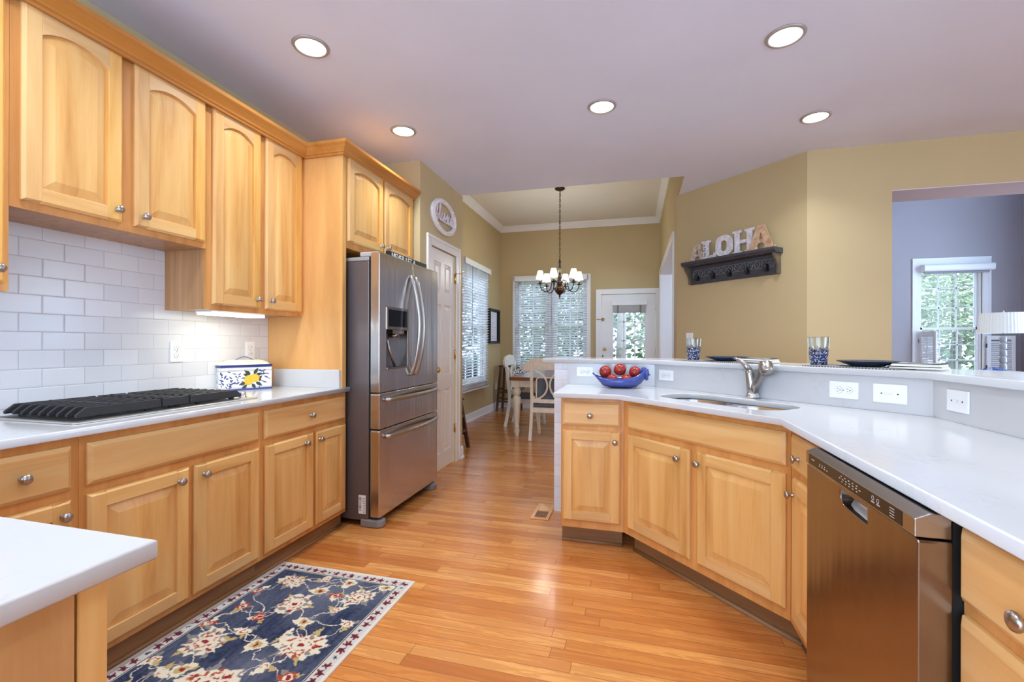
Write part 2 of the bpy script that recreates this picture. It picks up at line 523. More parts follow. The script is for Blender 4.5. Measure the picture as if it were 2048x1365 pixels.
# blue face of the far wall inside the living room
mb = MB(); wall(mb, 'y', FY-.006, FY, .64, 5.61, 0, 4.3, [(4.33, 5.14, .72, 2.50)])
struct(mb, 'wall_far_living', M['blue_wall'])
mb = MB().box(.44, 4.65, KZ, .46, 5.25, DZ).box(.46, 4.65, KZ+.12, .64, 5.25, DZ)
wall(mb, 'x', .44, .62, 5.25, FY, 0, DZ, [(5.64, 8.36, 0, 2.46)])
struct(mb, 'wall_dining_right', M['beige'])
mb = MB(); wall(mb, 'x', .62, .64, 5.30, FY-.006, 0, 4.3, [(5.64, 8.36, 0, 2.46)])
struct(mb, 'wall_living_left', M['blue_wall'])
struct(MB().box(-2.65, 4.56, KZ+.12, .46, 4.65, DZ), 'wall_dining_header', M['beige'])
# angled wall, then the wall with the living room opening
struct(MB().prism([(.44, 5.25), (1.385, 4.305), (1.385, 4.62), (.70, 5.30), (.46, 5.30)], 0, KZ, 'z'), 'wall_angled', M['beige'])
mb = MB(); wall(mb, 'y', 4.30, 4.65, 1.385, 5.7, 0, KZ, [(1.985, 3.9, 0, 2.487)])
struct(mb, 'wall_right_opening', M['beige'])
struct(MB().box(1.985, 4.306, 2.48, 3.9, 4.65, 2.487).box(1.979, 4.306, 0, 1.985, 4.65, 2.487).box(3.9, 4.306, 0, 3.906, 4.65, 2.487), 'trim_opening_lining', plain('opening_lining_paint', srgb(214,208,220), .6, var=.01))
mb = MB(); wall(mb, 'y', 4.65, 4.66, 1.385, 5.61, 0, 4.3, [(1.985, 3.9, 0, 2.487)])
struct(mb, 'wall_living_front', M['blue_wall'])
mb = MB(); wall(mb, 'x', 5.61, 5.72, 4.65, FY, 0, 4.3, [(5.0, 7.2, .6, 3.6)])  # unseen side opening added to brighten the living room
struct(mb, 'wall_living_right', M['blue_wall'])
# open room beside and behind the camera, with unseen openings added for daylight
mb = MB(); wall(mb, 'x', 5.61, 5.72, -2.8, 4.3, 0, KZ, [(-2.6, 1.0, .2, 2.6)])
struct(mb, 'wall_right', M['beige'])
mb = MB(); wall(mb, 'y', -2.8, -2.7, -2.6, 5.7, 0, KZ, [(-2.35, .8, .25, 2.65)])
struct(mb, 'wall_back', M['beige'])

# dining crown moulding
def sweep(path, prof, closed=False):
    """path: corner points with outward unit normals per segment; mitred sweep of (offset, height) profile"""
    mb = MB(); n = len(path); vs = []; fs = []
    nor = []
    for i in range(n-1):
        d = Vector(path[i+1]) - Vector(path[i]); d.normalize(); nor.append(Vector((d.y, -d.x)))
    for i in range(n):
        a = nor[max(i-1, 0)]; b = nor[min(i, n-2)]
        m = (a+b); m = m / max(m.dot(a), 1e-6) if m.length > 1e-6 else a
        for o, z in prof:
            vs.append((path[i][0]+m.x*o, path[i][1]+m.y*o, z))
    k = len(prof)
    for i in range(n-1):
        for j in range(k):
            w = (j+1) % k
            fs.append((i*k+j, (i+1)*k+j, (i+1)*k+w, i*k+w))
    fs.append(tuple(range(k))[::-1]); fs.append(tuple((n-1)*k+j for j in range(k)))
    mb.add(vs, fs)
    return mb
cp = [(0, DZ-.105), (.014, DZ-.105), (.018, DZ-.09), (.03, DZ-.078), (.06, DZ-.035), (.078, DZ-.018), (.085, DZ), (0, DZ)]
struct(sweep([(-2.55, 4.66), (-2.55, FY), (.44, FY), (.44, 4.66)], cp), 'trim_1', M['trim'])
def baseboard(name, path, h=.13):
    return struct(sweep(path, [(0, 0), (.028, 0), (.026, .018), (.015, .022), (.015, h-.02), (.006, h), (0, h)]), name, M['trim'])
baseboard('baseboard_dining_left', [(-2.55, 4.70), (-2.55, FY), (-.70, FY)])
baseboard('baseboard_pantry', [(-1.825, 4.60), (-1.825, 4.69)])
baseboard('baseboard_right', [(.445, 5.195), (1.385, 4.30), (1.98, 4.30)])
# floor side shoe of wood
wd = wood('floor_shoe_wood', srgb(200,130,70), srgb(180,112,58), srgb(150,90,44), 'y')

# cased openings
def casing_x(name, x, s, y0, y1, zt, w=.085, t=.02, mt=None, sill=None, parent=None):
    """moulded frame on a wall facing along x (s=+1 or -1)"""
    mb = MB(); bot = 0 if sill is None else sill; e = .0012
    for a, b in ((y0-w, y0), (y1, y1+w)):
        mb.box(x, a, bot, x+s*t*.65, b, zt+w-e)
        c, d = (a-e, a+w*.3) if a < y0-w*.5 else (b-w*.3, b+e)
        mb.box(x, c, bot, x+s*t, d, zt+w*.7-e)
    mb.box(x, y0, zt, x+s*t*.66, y1, zt+w-e)
    mb.box(x, y0-w-2*e, zt+w*.7, x+s*(t+e), y1+w+2*e, zt+w)
    if sill is not None:
        mb.box(x, y0-w-.01, sill-.028, x+s*.05, y1+w+.01, sill-e)
        mb.box(x, y0-w+.01, sill-.10, x+s*t*.7, y1+w-.01, sill-.0285)
    return mb
def casing_y(y, s, x0, x1, zt, w=.085, t=.02, sill=None):
    a = casing_x('', 0, 1, x0, x1, zt, w, t, sill=sill)
    b = MB()
    b.v = [(p[1], y+s*p[0], p[2]) for p in a.v]
    b.f = [f[::-1] if s > 0 else f for f in a.f]; b.s = a.s
    return b
# pantry door
d1 = thing('door_1', None, None); d1['kind'] = 'structure'
casing_x('', -1.825, 1, 3.875, 4.495, 2.165, .09, .022).build('door_frame', M['trim_warm'], d1, .004)
def panel_door(mb, w, h, t, rows, cols, stile=.1):
    """slab in local x (width), z (height), front at y=-t; rows: (z0,z1)"""
    mb.box(0, -t*.45, 0, w, 0, h)
    xs = [stile + i*(w-2*stile-(cols-1)*stile*.9)/cols + i*stile*.9 for i in range(cols)]
    pw = (w-2*stile-(cols-1)*stile*.9)/cols
    mb.box(0, -t, 0, stile, -t*.45, h); mb.box(w-stile, -t, 0, w, -t*.45, h)
    for i in range(cols-1): mb.box(xs[i]+pw, -t, 0, xs[i+1], -t*.45, h)
    ze = [0] + [z for r in rows for z in r] + [h]
    for i in range(0, len(ze), 2):
        for x in xs: mb.box(x, -t, ze[i], x+pw, -t*.45, ze[i+1])
    for z0, z1 in rows:
        for x in xs:
            a, b = .018, .045
            q = [(x+a, -t*.45, z0+a), (x+pw-a, -t*.45, z0+a), (x+pw-a, -t*.45, z1-a), (x+a, -t*.45, z1-a)]
            r = [(x+b, -t*.85, z0+b), (x+pw-b, -t*.85, z0+b), (x+pw-b, -t*.85, z1-b), (x+b, -t*.85, z1-b)]
            mb.add(q+r, [(0,1,5,4),(1,2,6,5),(2,3,7,6),(3,0,4,7),(4,5,6,7)])
    return mb
mb = MB(); mb.M = Matrix.Translation((-1.868, 3.88, .012)) @ Matrix.Rotation(PI/2, 4, 'Z')
panel_door(mb, .61, 2.148, .03, [(.16, .78), (.92, 1.62), (1.74, 2.03)], 2, .095)
dl = mb.build('door_leaf', M['trim_warm'], d1)
for z in (.36, 1.13, 1.93):
    MB().box(-1.84, 4.476, z-.045, -1.834, 4.505, z+.045).tube([(-1.829, 4.493, z-.05), (-1.829, 4.493, z+.05)], .007, 8).build('hinge', M['brass'], dl)
MB().tube([(-1.83, 4.49, 1.985), (-1.77, 4.50, 1.985)], .004, 6).ball((-1.77, 4.50, 1.985), .007, 8, 6).build('door_stop', M['brass'], dl)
MB().lathe([(.028, 0), (.028, .006), (.01, .01), (.01, .04), (.026, .05), (.03, .062), (.02, .075), (0, .078)], (-1.838, 3.95, 1.0), 16, 'x').build('door_knob', M['brass'], dl)
# cased opening between dining room and living room
t3 = MB(); 
a = casing_x('', .44, -1, 5.64, 8.36, 2.46, .09, .02); t3.v, t3.f, t3.s = a.v, a.f, a.s
t3.box(.44, 5.634, 0, .64, 5.646, 2.466).box(.44, 8.354, 0, .64, 8.366, 2.466).box(.44, 5.64, 2.454, .64, 8.36, 2.466)
struct(t3, 'trim_2', M['trim'])

# glazed outside door
d2 = thing('door_2', None, None); d2['kind'] = 'structure'
casing_y(FY, -1, -.60, .37, 2.165, .09, .022).build('door_frame', M['trim'], d2)
mb = MB().box(-.595, FY+.02, .01, -.385, FY+.06, 2.155).box(.205, FY+.02, .01, .365, FY+.06, 2.155)
mb.box(-.385, FY+.02, .01, .205, FY+.06, .25).box(-.385, FY+.02, 2.0, .205, FY+.06, 2.155)
for x in (-.395, .195): mb.box(x-.012, FY+.008, .24, x+.022, FY+.03, 2.01)
mb.box(-.4, FY+.008, .235, .215, FY+.03, .26).box(-.4, FY+.008, 1.99, .215, FY+.03, 2.015)
dl = mb.build('door_leaf', M['trim'], d2)
mb = MB()
for x in (-.188, .008): mb.box(x-.011, FY+.026, .25, x+.011, FY+.05, 2.0)
for z in (.6, .95, 1.30, 1.65): mb.box(-.385, FY+.026, z-.011, .205, FY+.05, z+.011)
mb.build('muntins', M['trim'], dl)
MB().box(-.385, FY+.036, .25, .205, FY+.041, 2.0).build('pane', M['glass'], dl)
MB().lathe([(.03, 0), (.03, -.008), (.012, -.012), (.012, -.04), (.028, -.05), (.03, -.062), (.018, -.072), (0, -.074)], (-.53, FY+.02, 1.145), 16, 'y').build('door_knob', M['brass'], dl)
MB().tube([(-.68, FY-.045, 1.70), (-.565, FY+.0, 1.70)], .006, 8).lathe([(.03, 0), (.03, -.012), (.012, -.03), (0, -.032)], (-.565, FY+.02, 1.70), 14, 'y').build('security_latch', M['brass'], dl)
for z in (1.13, 1.9): MB().tube([(.372, FY+.012, z-.05), (.372, FY+.012, z+.05)], .008, 8).build('hinge', M['nickel'], dl)
MB().box(-.575, FY+.0, 1.0, -.56, FY+.021, 1.04).build('strike_plate', M['black'], dl)

# ---- windows: frame, two sashes with muntins, panes
def sash_window(name, cx, y, x0, x1, z0, z1, cols=3, rows=3, cas=True, mid=None, units=1, gap=.11, case_w=.085):
    """window in a wall facing -y at plane y; local build then rotated for other walls"""
    w = thing(name, None, None); w['kind'] = 'structure'
    if cas: casing_y(0, -1, x0, x1, z1, case_w, .022, sill=z0).build('window_frame', M['trim'], w)
    mid = mid or (z0+z1)/2
    uw = (x1-x0-(units-1)*gap)/units
    for k in range(units):
        a = x0 + k*(uw+gap); b = a+uw
        if k: MB().box(a-gap, -.014, z0, a, .09, z1).build('mullion', M['trim'], w)
        fr = MB()
        fr.box(a, .02, z0, a+.02, .1, z1).box(b-.02, .02, z0, b, .1, z1).box(a, .02, z1-.02, b, .1, z1).box(a, .02, z0, b, .1, z0+.02)
        fr.build('jamb', M['trim'], w)
        for (zz0, zz1, yy) in ((z0+.02, mid+.02, .04), (mid-.02, z1-.02, .068)):
            s = MB(); r = .036
            s.box(a+.02, yy, zz0, a+.02+r, yy+.026, zz1).box(b-.02-r, yy, zz0, b-.02, yy+.026, zz1)
            s.box(a+.02, yy, zz0, b-.02, yy+.026, zz0+r).box(a+.02, yy, zz1-r, b-.02, yy+.026, zz1)
            so = s.build('sash', M['trim'], w)
            g = MB(); gx0, gx1, gz0, gz1 = a+.02+r, b-.02-r, zz0+r, zz1-r
            for i in range(1, cols):
                x = gx0+(gx1-gx0)*i/cols; g.box(x-.009, yy+.004, gz0, x+.009, yy+.022, gz1)
            for i in range(1, rows):
                z = gz0+(gz1-gz0)*i/rows; g.box(gx0, yy+.004, z-.009, gx1, yy+.022, z+.009)
            g.build('muntins', M['trim'], so)
            MB().box(gx0-.005, yy+.011, gz0-.005, gx1+.005, yy+.015, gz1+.005).build('pane', M['glass'], so)
    return w
w1 = sash_window('window_1', 0, 0, -2.21, -.88, .72, 2.47, 2, 3, units=2, gap=.115); w1.location = (0, FY, 0)
w2 = sash_window('window_2', 0, 0, 6.45, 7.56, .62, 2.47, 3, 3); w2.rotation_euler = (0, 0, PI/2); w2.location = (-2.55, 0, 0)
w3 = sash_window('window_3', 0, 0, 4.335, 5.135, .72, 2.50, 3, 3, mid=1.50, case_w=.1); w3.location = (0, FY-.006, 0)

# ---- half wall that carries the raised bar, tiled at its end
BX0, BC = -.578, (1.222, 2.298)       # left end; inner corner of the slanted and the right run
AY = 3.375                            # front plane of the short run
AB = (3.52-AY, AY)
def off(d):                           # the same broken line moved away from the kitchen by d
    k = d*math.tan(R(22.5))
    return [(AB[0]+k, AY+d), (BC[0]+d, BC[1]+k)]
o1 = off(.11)
YB = -.6
struct(MB().prism([(BX0, AY), AB, BC, (BC[0], YB), (BC[0]+.11, YB), o1[1], o1[0], (BX0, AY+.11)], 0, 1.108, 'z'), 'wall_bar', M['tile'])
# ================================================================== CABINETS
def door_mesh(mb, x0, z0, w, h, arch=0, t=.02, rail=.058, cham=.010):
    """raised panel door, front at y=-t, back at y=0"""
    a, b = x0, x0+w; c, d = z0, z0+h
    st = rail
    def stile(xa, xb, outer_left):
        o = [(xa, 0), (xa, -t*.55), (xa+cham, -t), (xb, -t), (xb, 0)] if outer_left else [(xa, 0), (xa, -t), (xb-cham, -t), (xb, -t*.55), (xb, 0)]
        n = 5; vs = []; fs = []
        for (z, top) in ((c, 0), (d, 1)):
            for (x, y) in o:
                zz = z
                if y <= -t*.99: zz = c+cham if not top else d-cham
                vs.append((x, y, zz))
        # extra rows so that top and bottom edges are chamfered too
        fs = [(i, (i+1) % n, n+(i+1) % n, n+i) for i in range(n)]
        fs += [tuple(range(n))[::-1], tuple(range(n, 2*n))]
        mb.add(vs, fs)
    stile(a, a+st, True); stile(b-st, b, False)
    # bottom rail
    k0 = len(mb.f)
    pz = [(0, c), (-t*.55, c), (-t, c+cham), (-t, c+st), (0, c+st)]
    vs = [(x, y, z) for x in (a+st, b-st) for (y, z) in pz]
    mb.add(vs, [(0,5,6,1),(1,6,7,2),(2,7,8,3),(3,8,9,4),(4,9,5,0),(0,1,2,3,4),(9,8,7,6,5)])
    # top rail, arched underside
    xl, xr = a+st, b-st; W = xr-xl
    zs = d-st-arch                 # height of the opening at the sides
    N = 16 if arch else 1
    if arch:
        Rr = (W*W/4+arch*arch)/(2*arch); cx, cz = (xl+xr)/2, zs+arch-Rr
        za = lambda x, m=0: cz+math.sqrt(max((Rr-m)**2-(x-cx)**2, 0))
    else:
        za = lambda x, m=0: zs-m
    xs = [xl+W*i/N for i in range(N+1)]
    vs = []; 
    for x in xs: vs += [(x, -t, za(x)), (x, -t, d-cham), (x, -t*.55, d), (x, 0, d), (x, 0, za(x))]
    fs = []
    for i in range(N):
        p, q = i*5, i*5+5
        fs += [(p, q, q+1, p+1), (p+1, q+1, q+2, p+2), (p+2, q+2, q+3, p+3), (p+3, q+3, q+4, p+4), (p+4, q+4, q, p)]
    fs += [(0,1,2,3,4), tuple(5*N+k for k in (4,3,2,1,0))]
    mb.add(vs, fs)
    for i in range(k0, len(mb.f)): mb.mi[i] = 1
    # raised panel
    zb = c+st
    def loop(m, y):
        xa, xb = xl+m, xr-m
        pts = [(xa, y, zb+m), (xb, y, zb+m)]
        for i in range(N+1):
            x = xb+(xa-xb)*i/N
            pts.append((x, y, za(x, m)))
        return pts
    L = [loop(0, -.006), loop(.006, -.006), loop(.042, -t*.82), loop(.046, -t*.82)]
    L[0] = loop(-.001, -.006)
    n = len(L[0]); vs = [p for l in L for p in l]; fs = []
    for k in range(3):
        for i in range(n):
            j = (i+1) % n
            fs.append((k*n+i, k*n+j, (k+1)*n+j, (k+1)*n+i))
    fs.append(tuple(3*n+i for i in range(n)))
    mb.add(vs, fs)
    return mb
def drawer_mesh(mb, x0, z0, w, h, t=.02, c=.014):
    a, b, e, f = x0, x0+w, z0, z0+h
    vs = [(a,0,e),(b,0,e),(b,0,f),(a,0,f),(a,-t*.5,e),(b,-t*.5,e),(b,-t*.5,f),(a,-t*.5,f),(a+c,-t,e+c),(b-c,-t,e+c),(b-c,-t,f-c),(a+c,-t,f-c)]
    fs = [(0,3,2,1)] + [(i, (i+1) % 4, 4+(i+1) % 4, 4+i) for i in range(4)] + [(4+i, 4+(i+1) % 4, 8+(i+1) % 4, 8+i) for i in range(4)] + [(8,9,10,11)]
    mb.add(vs, fs)
    return mb
def knob(x, z, parent, y=-.02):
    return MB().lathe([(.009, 0), (.0085, -.003), (.0055, -.006), (.0055, -.014), (.010, -.017), (.0155, -.020), (.0168, -.024), (.0150, -.028), (.009, -.031), (0, -.032)], (x, y, z), 20, 'y').build('knob', M['nickel'], parent)
def cabinet(name, label, loc, rotz, w, z0, z1, depth, doors=(), drawers=(), back=None, toe=None, group=None, cat='cabinet', body_top=None, body_mat=None, body_bot=None, frame_mat=None, toe_ext=(0,0)):
    """local x along the front, y into the cabinet, z up from the floor; face frame front at y=0"""
    t = thing(name, label, cat, loc, rotz, group)
    bk = back or (0, w)
    zt = body_top or z1
    MB().prism([(.001, .02), (w-.001, .02), (bk[1], depth), (bk[0], depth)], z0, zt, 'z').build('body', body_mat or M['maple_f'], t)
    MB().box(.0005, 0, z0, w-.0005, .0195, z1).build('face_frame', frame_mat or M['maple_f'], t)
    for (x, z, dw, dh, arch, kx, kz) in doors:
        d = door_mesh(MB(), x, z, dw, dh, arch).build('door', [M['maple_v'], M['maple_h']], t, .0012, 2)
        if kx is not None: knob(kx, kz, d)
    for (x, z, dw, dh, kx, kz) in drawers:
        d = drawer_mesh(MB(), x, z, dw, dh).build('drawer', M['maple_h'], t, .0015, 2)
        if kx is not None: knob(kx, kz, d)
    if toe:
        MB().box(toe_ext[0], toe, 0, w+toe_ext[1], toe+.015, z0).build('toe_kick', M['toe'], t)
        MB().tube([(toe_ext[0], toe-.004, .006), (w+toe_ext[1], toe-.004, .006)], .012, 8).build('shoe_molding', M['toe'], t)
    return t
LFX = -1.906
DZ0, DZ1 = .125, .705
def LB(name, label, y0, y1, doors, drawers):
    cabinet(name, label, (LFX, y0, 0), PI/2, y1-y0, .10, .92, .57,
            [(a-y0, DZ0, b-a, DZ1-DZ0, 0, k-y0, .655) for a, b, k in doors],
            [(a-y0, .738, b-a, .153, None if k is None else k-y0, .815) for a, b, k in drawers], toe=.036)
LB('base_cabinet', 'maple base cabinet left of the cooktop with one drawer over one door', .57, 1.163, [(.80, 1.136, 1.105)], [(.865, 1.136, .997)])
LB('base_cabinet', 'wide maple base cabinet under the cooktop with a long false drawer front', 1.163, 1.978, [(1.183, 1.570, 1.519), (1.593, 1.957, 1.636)], [(1.183, 1.957, None)])
LB('base_cabinet', 'maple base cabinet beside the refrigerator with one drawer over two doors', 1.978, 2.712, [(1.998, 2.372, 2.297), (2.397, 2.695, 2.42)], [(1.993, 2.690, 2.342)])
# wall cabinets
UFX = -2.20
SIDEV = wood('greyed_maple_side', srgb(196,156,110), srgb(178,136,92), srgb(156,114,72), 'z', var=.04, fine=2, coat=0)
def UB(name, label, y0, y1, z0, dz0, doors):
    return cabinet(name, label, (UFX, y0, 0), PI/2, y1-y0, z0, 2.555, .285, body_mat=SIDEV, doors=[(a-y0, dz0, b-a, 2.520-dz0, .038, k-y0, dz0+kz) for a, b, k, kz in doors])
UB('wall_cabinet', 'tall maple wall cabinet cut off by the left edge, its door knob low', .62, 1.125, 1.437, 1.465, [(.66, 1.108, 1.083, .05)])
UB('wall_cabinet', 'short maple wall cabinet above the cooktop with two arched doors', 1.125, 1.915, 1.750, 1.780, [(1.153, 1.497, 1.470, .052), (1.549, 1.900, 1.583, .05)])
uc = UB('wall_cabinet', 'tall maple wall cabinet with two narrow arched doors beside the refrigerator panel', 1.915, 2.644, 1.430, 1.458, [(1.946, 2.268, 2.235, .053), (2.306, 2.620, 2.342, .054)])
fc = cabinet('wall_cabinet', 'deep maple cabinet over the refrigerator with two small arched doors', (-1.892, 2.686, 0), PI/2, .968, 1.900, 2.555, .57,
        [(.014, 1.945, .44, .575, .036, .415, 1.99), (.478, 1.945, .46, .575, .036, .515, 1.995)])
# tall side panel
def into(o, par, world=True):
    o.parent = par
    o.matrix_parent_inverse = (Matrix.Translation(par.location) @ par.rotation_euler.to_matrix().to_4x4()).inverted()
    return o
pn = into(MB().box(-2.484, 2.6455, .9525, -1.905, 2.685, 2.555).build('side_panel', wood('maple_veneer_sheet', srgb(226,178,112), srgb(216,163,96), srgb(200,146,80), 'z', var=.05, fine=.5)), fc)
es = MB().box(-1.905, 2.6455, .9525, -1.886, 2.685, 2.555).build('edge_stile', M['maple_v'], pn)
fc['label'] = 'deep maple cabinet over the refrigerator with a tall side panel and two small arched doors'
# crown along the wall cabinets
cpr = [(0, 2.508), (.016, 2.508), (.018, 2.520), (.026, 2.523), (.030, 2.532), (.056, 2.556), (.068, 2.563), (.072, 2.566), (.074, 2.584), (0, 2.584)]
tag(sweep([(-2.1785, .62), (-2.1785, 2.6445), (-1.8845, 2.6445), (-1.8845, 3.655)], [(o, z+.001) for o, z in cpr]).build('crown_molding', M['maple_crown'], None),
    'golden maple crown molding running along the tops of the wall cabinets', 'molding')

# near counter return at the lower left
nc = thing('base_cabinet', 'maple cabinet under the white counter end in the near corner, plain end panel', 'cabinet', (0,0,0))
MB().box(-2.48, -.60, .10, -.765, .488, .92).build('body', M['maple_f'], nc)
MB().box(-.765, -.60, .10, -.748, .452, .92).build('end_panel', wood('maple_end_panel', srgb(206,164,110), srgb(188,142,88), srgb(150,108,60), 'z', var=.05), nc)
MB().box(-.765, .456, .10, -.744, .490, .92).build('edge_stile', M['maple_v'], nc)
MB().box(-2.4, -.55, 0, -.80, .43, .10).build('toe_kick', M['toe'], nc)

# ------------------------------------------------------------------ peninsula cabinets
cabinet('base_cabinet', 'narrow maple base cabinet at the left end of the peninsula, one drawer and door', (-.443, 2.837, 0), 0, .383, .11, .92, .535,
        [(.012, .155, .352, .562, 0, .331, .657)], [(.012, .747, .352, .146, .182, .811)], back=(0, .58), toe=.06, toe_ext=(0, -.01))
BA = math.atan2(-.7278, .6858)
cabinet('base_cabinet', 'slanted maple sink base cabinet with a long false drawer front over two doors', (-.06, 2.837, 0), BA, .9985, .11, .92, .44,
        [(.045, .155, .452, .560, 0, .432, .657), (.540, .155, .442, .560, 0, .556, .657)], [(.045, .749, .938, .140, None, None)],
        back=(-.20, 1.22), body_top=.70, toe=.06, toe_ext=(.03, .03))
cabinet('base_cabinet', 'very narrow maple cabinet between the sink cabinet and the dishwasher', (.625, 2.108, 0), -PI/2, .405, .11, .92, .575,
        [(.065, .155, .325, .568, 0, .028+.06, .657)], [(.05, .753, .34, .142, .15, .812)], toe=.06, toe_ext=(-.03, 0), back=(-.06, .405))
cabinet('drawer_cabinet', 'maple drawer cabinet at the right edge of the picture beside the dishwasher', (.625, 1.092, 0), -PI/2, .78, .10, .92, .575,
        [], [(.012, .757, .42, .142, .19, .815), (.012, .44, .42, .29, .19, .585), (.012, .125, .42, .29, .19, .27)], toe=.06)

# ------------------------------------------------------------------ stone tops
def slab(outline, z0, z1, name, label, holes=(), parent=None):
    o = curve_mesh([outline]+list(holes), (z1-z0)/2-.004, .004, name, M['quartz'], parent)
    o.location = (0, 0, (z0+z1)/2)
    if label: tag(o, label, 'countertop')
    return o
cl = thing('countertop', 'white quartz countertop along the left wall carrying the cooktop', 'countertop', (0,0,0))
slab([(-2.484, .535), (-1.876, .535), (-1.876, 2.712), (-2.484, 2.712)], .921, .951, 'top', None, parent=cl)
MB().box(-2.42, 2.6235, .951, -1.895, 2.6445, 1.072).build('side_splash', M['quartz'], cl, .002)
slab([(-2.484, -.62), (-.710, -.62), (-.710, .530), (-2.484, .530)], .921, .951, 'countertop', 'white quartz counter end in the near left corner')
# peninsula counter
dB = Vector((.6858, -.7278)); nB = Vector((.7278, .6858)); pB = Vector((-.06, 2.837))
def B2(u, v): q = pB + dB*u + nB*v; return (q.x, q.y)
su0, su1, sv0, sv1 = .145, .865, .065, .400
def sinkout(m):
    return [B2(u, v) for u, v in rrect(su0-m, sv0-m, su1+m, sv1+m, .13, 8)]
pt = thing('countertop', 'white quartz peninsula countertop bent around the sink', 'countertop', (0,0,0))
slab([(-.474, 2.757), (-.094, 2.757), (.579, 2.068), (.579, -.6), (BC[0]-.001, -.6), (BC[0]-.001, BC[1]-.001), (AB[0]-.001, AB[1]-.002), (-.474, AB[1]-.002)], .921, .951, 'top', None, [sinkout(0)], pt)
# stone splash under the bar
q = off(-.019)
MB().prism([(-.475, AY-.019), q[0], q[1], (q[1][0], -.6), (BC[0]-.0005, -.6), (BC[0]-.0005, BC[1]-.0005), (AB[0], AB[1]-.0008), (-.475, AY-.0008)], .9515, 1.107, 'z').build('splash', M['quartz'], pt)
# raised bar top
f0 = off(-.045); b0 = off(.36)
slab([(-.655, AY-.045), f0[0], f0[1], (f0[1][0], -.6), (b0[1][0], -.6), b0[1], b0[0], (-.655, AY+.36)], 1.1085, 1.139, 'bar_top', 'raised white quartz bar top above the peninsula')
# ================================================================== APPLIANCES
def plate_y(outline, t, name, mt, parent, y=0, holes=(), bev=.006):
    """upright plate: outline in local x,z; front face at y, thickness t going back"""
    o = curve_mesh([outline]+list(holes), t/2-bev, bev, name, mt, parent, 3)
    o.rotation_euler = (PI/2, 0, 0); o.location = (0, y+t/2, 0)
    for p in o.data.polygons: p.use_smooth = False
    return o
fr = thing('refrigerator', 'stainless french door refrigerator with an ice dispenser and two lower drawers', 'refrigerator', (-1.65, 2.722, 0), PI/2)
MB().box(.006, .088, .045, .919, .80, 1.81).build('body', M['fridge_side'], fr, .004)
MB().box(.006, .088, 1.812, .919, .80, 1.838).build('top_cap', plain('grey_plastic', srgb(150,146,144), .4), fr, .004)
MB().box(.012, .072, .06, .913, .0878, 1.83).build('gasket', M['gap'], fr)
DXL, DXR, DPZ0, DPZ1 = .078, .392, 1.068, 1.508
dl = plate_y(rrect(.002, .921, .4595, 1.862, .008, 3), .070, 'door', M['steel'], fr, 0, [rrect(DXL, DPZ0, DXR, DPZ1, .014, 3)[::-1]])
dr = plate_y(rrect(.4655, .921, .923, 1.862, .008, 3), .070, 'door', M['steel'], fr, 0)
w_ = plate_y(rrect(.002, .674, .923, .905, .008, 3), .070, 'drawer', M['steel'], fr, 0)
b_ = plate_y(rrect(.002, .078, .923, .657, .008, 3), .070, 'drawer', M['steel'], fr, 0)
def unrot(o, par):
    """parts of the doors are built in the refrigerator's own axes"""
    o.parent = par; o.matrix_parent_inverse = (Matrix.Translation(par.location) @ par.rotation_euler.to_matrix().to_4x4()).inverted()
    return o
# handles: arched bars
def arch_bar(p0, p1, out, r, foot=.012):
    pts = []
    for i in range(21):
        t = i/20; s = math.sin(PI*t)
        pts.append((p0[0]+(p1[0]-p0[0])*t, p0[1]-foot-out*s**.75, p0[2]+(p1[2]-p0[2])*t))
    pts = [(p0[0], p0[1]+.002, p0[2])]+pts+[(p1[0], p1[1]+.002, p1[2])]
    return MB().tube(pts, r, 12)
HM = M['nickel']
unrot(arch_bar((.425, 0, 1.755), (.425, 0, 1.015), 0.066, .0150).build('handle', HM), dl)
unrot(arch_bar((.502, 0, 1.755), (.502, 0, 1.015), 0.066, .0150).build('handle', HM), dr)
unrot(arch_bar((.075, 0, .862), (.885, 0, .862), .048, .0160).build('handle', HM), w_)
unrot(arch_bar((.075, 0, .612), (.885, 0, .612), .048, .0160).build('handle', HM), b_)
# dispenser
unrot(MB().box(DXL+.001, .063, DPZ0+.001, DXR-.001, .068, DPZ1-.001).build('dispenser_recess', plain('dispenser_grey', srgb(96,94,100), .35)), dl)
mbx = MB().box(DXL+.002, -.006, 1.345, DXR-.002, .062, DPZ1-.002)
dp = unrot(mbx.build('dispenser_console', M['steel_dark'], None, .004), dl)
unrot(MB().box(DXL+.026, -.0075, 1.368, DXR-.026, -.004, 1.487).build('display', plain('black_glass', srgb(12,12,16), .12, spec=.15)), dl)
unrot(MB().box(DXL+.09, .0, 1.318, DXR-.06, .06, 1.345).lathe([(.03, 1.29), (.034, 1.318)], (.235, .03, 0), 16).build('chute', M['steel_dark']), dl)
unrot(MB().tube([(.175, .055, 1.30), (.20, .045, 1.20), (.25, .03, 1.085)], .010, 8).build('lever', M['nickel']), dl)
unrot(MB().box(DXL+.004, -.012, DPZ0+.002, DXR-.004, .062, DPZ0+.016).build('drip_tray', M['steel_dark'], None, .003), dl)
for x in (.0, .83): MB().prism([(x, .15), (x, .02), (x+.02, -.012), (x+.065, -.012), (x+.09, .02), (x+.09, .15)], 0.0, .055, 'z').build('foot', plain('grey_foot_plastic', srgb(128,126,128), .4), fr, .012, 3)
for x in (.004, .855): MB().box(x, .02, 1.8385, x+.065, .16, 1.872).build('hinge_cover', plain('grey_hinge_plastic', srgb(172,168,166), .35), fr, .01, 3)
st = MB().box(.0045, .108, .090, .006, .163, .216).build('sticker', plain('white_label_paper', srgb(232,232,234), .5), fr)
mb = MB()
for k in range(14): mb.box(.0038, .141, .108+k*.0072, .0045, .158, .108+k*.0072+random.choice((.002,.003,.0045)))
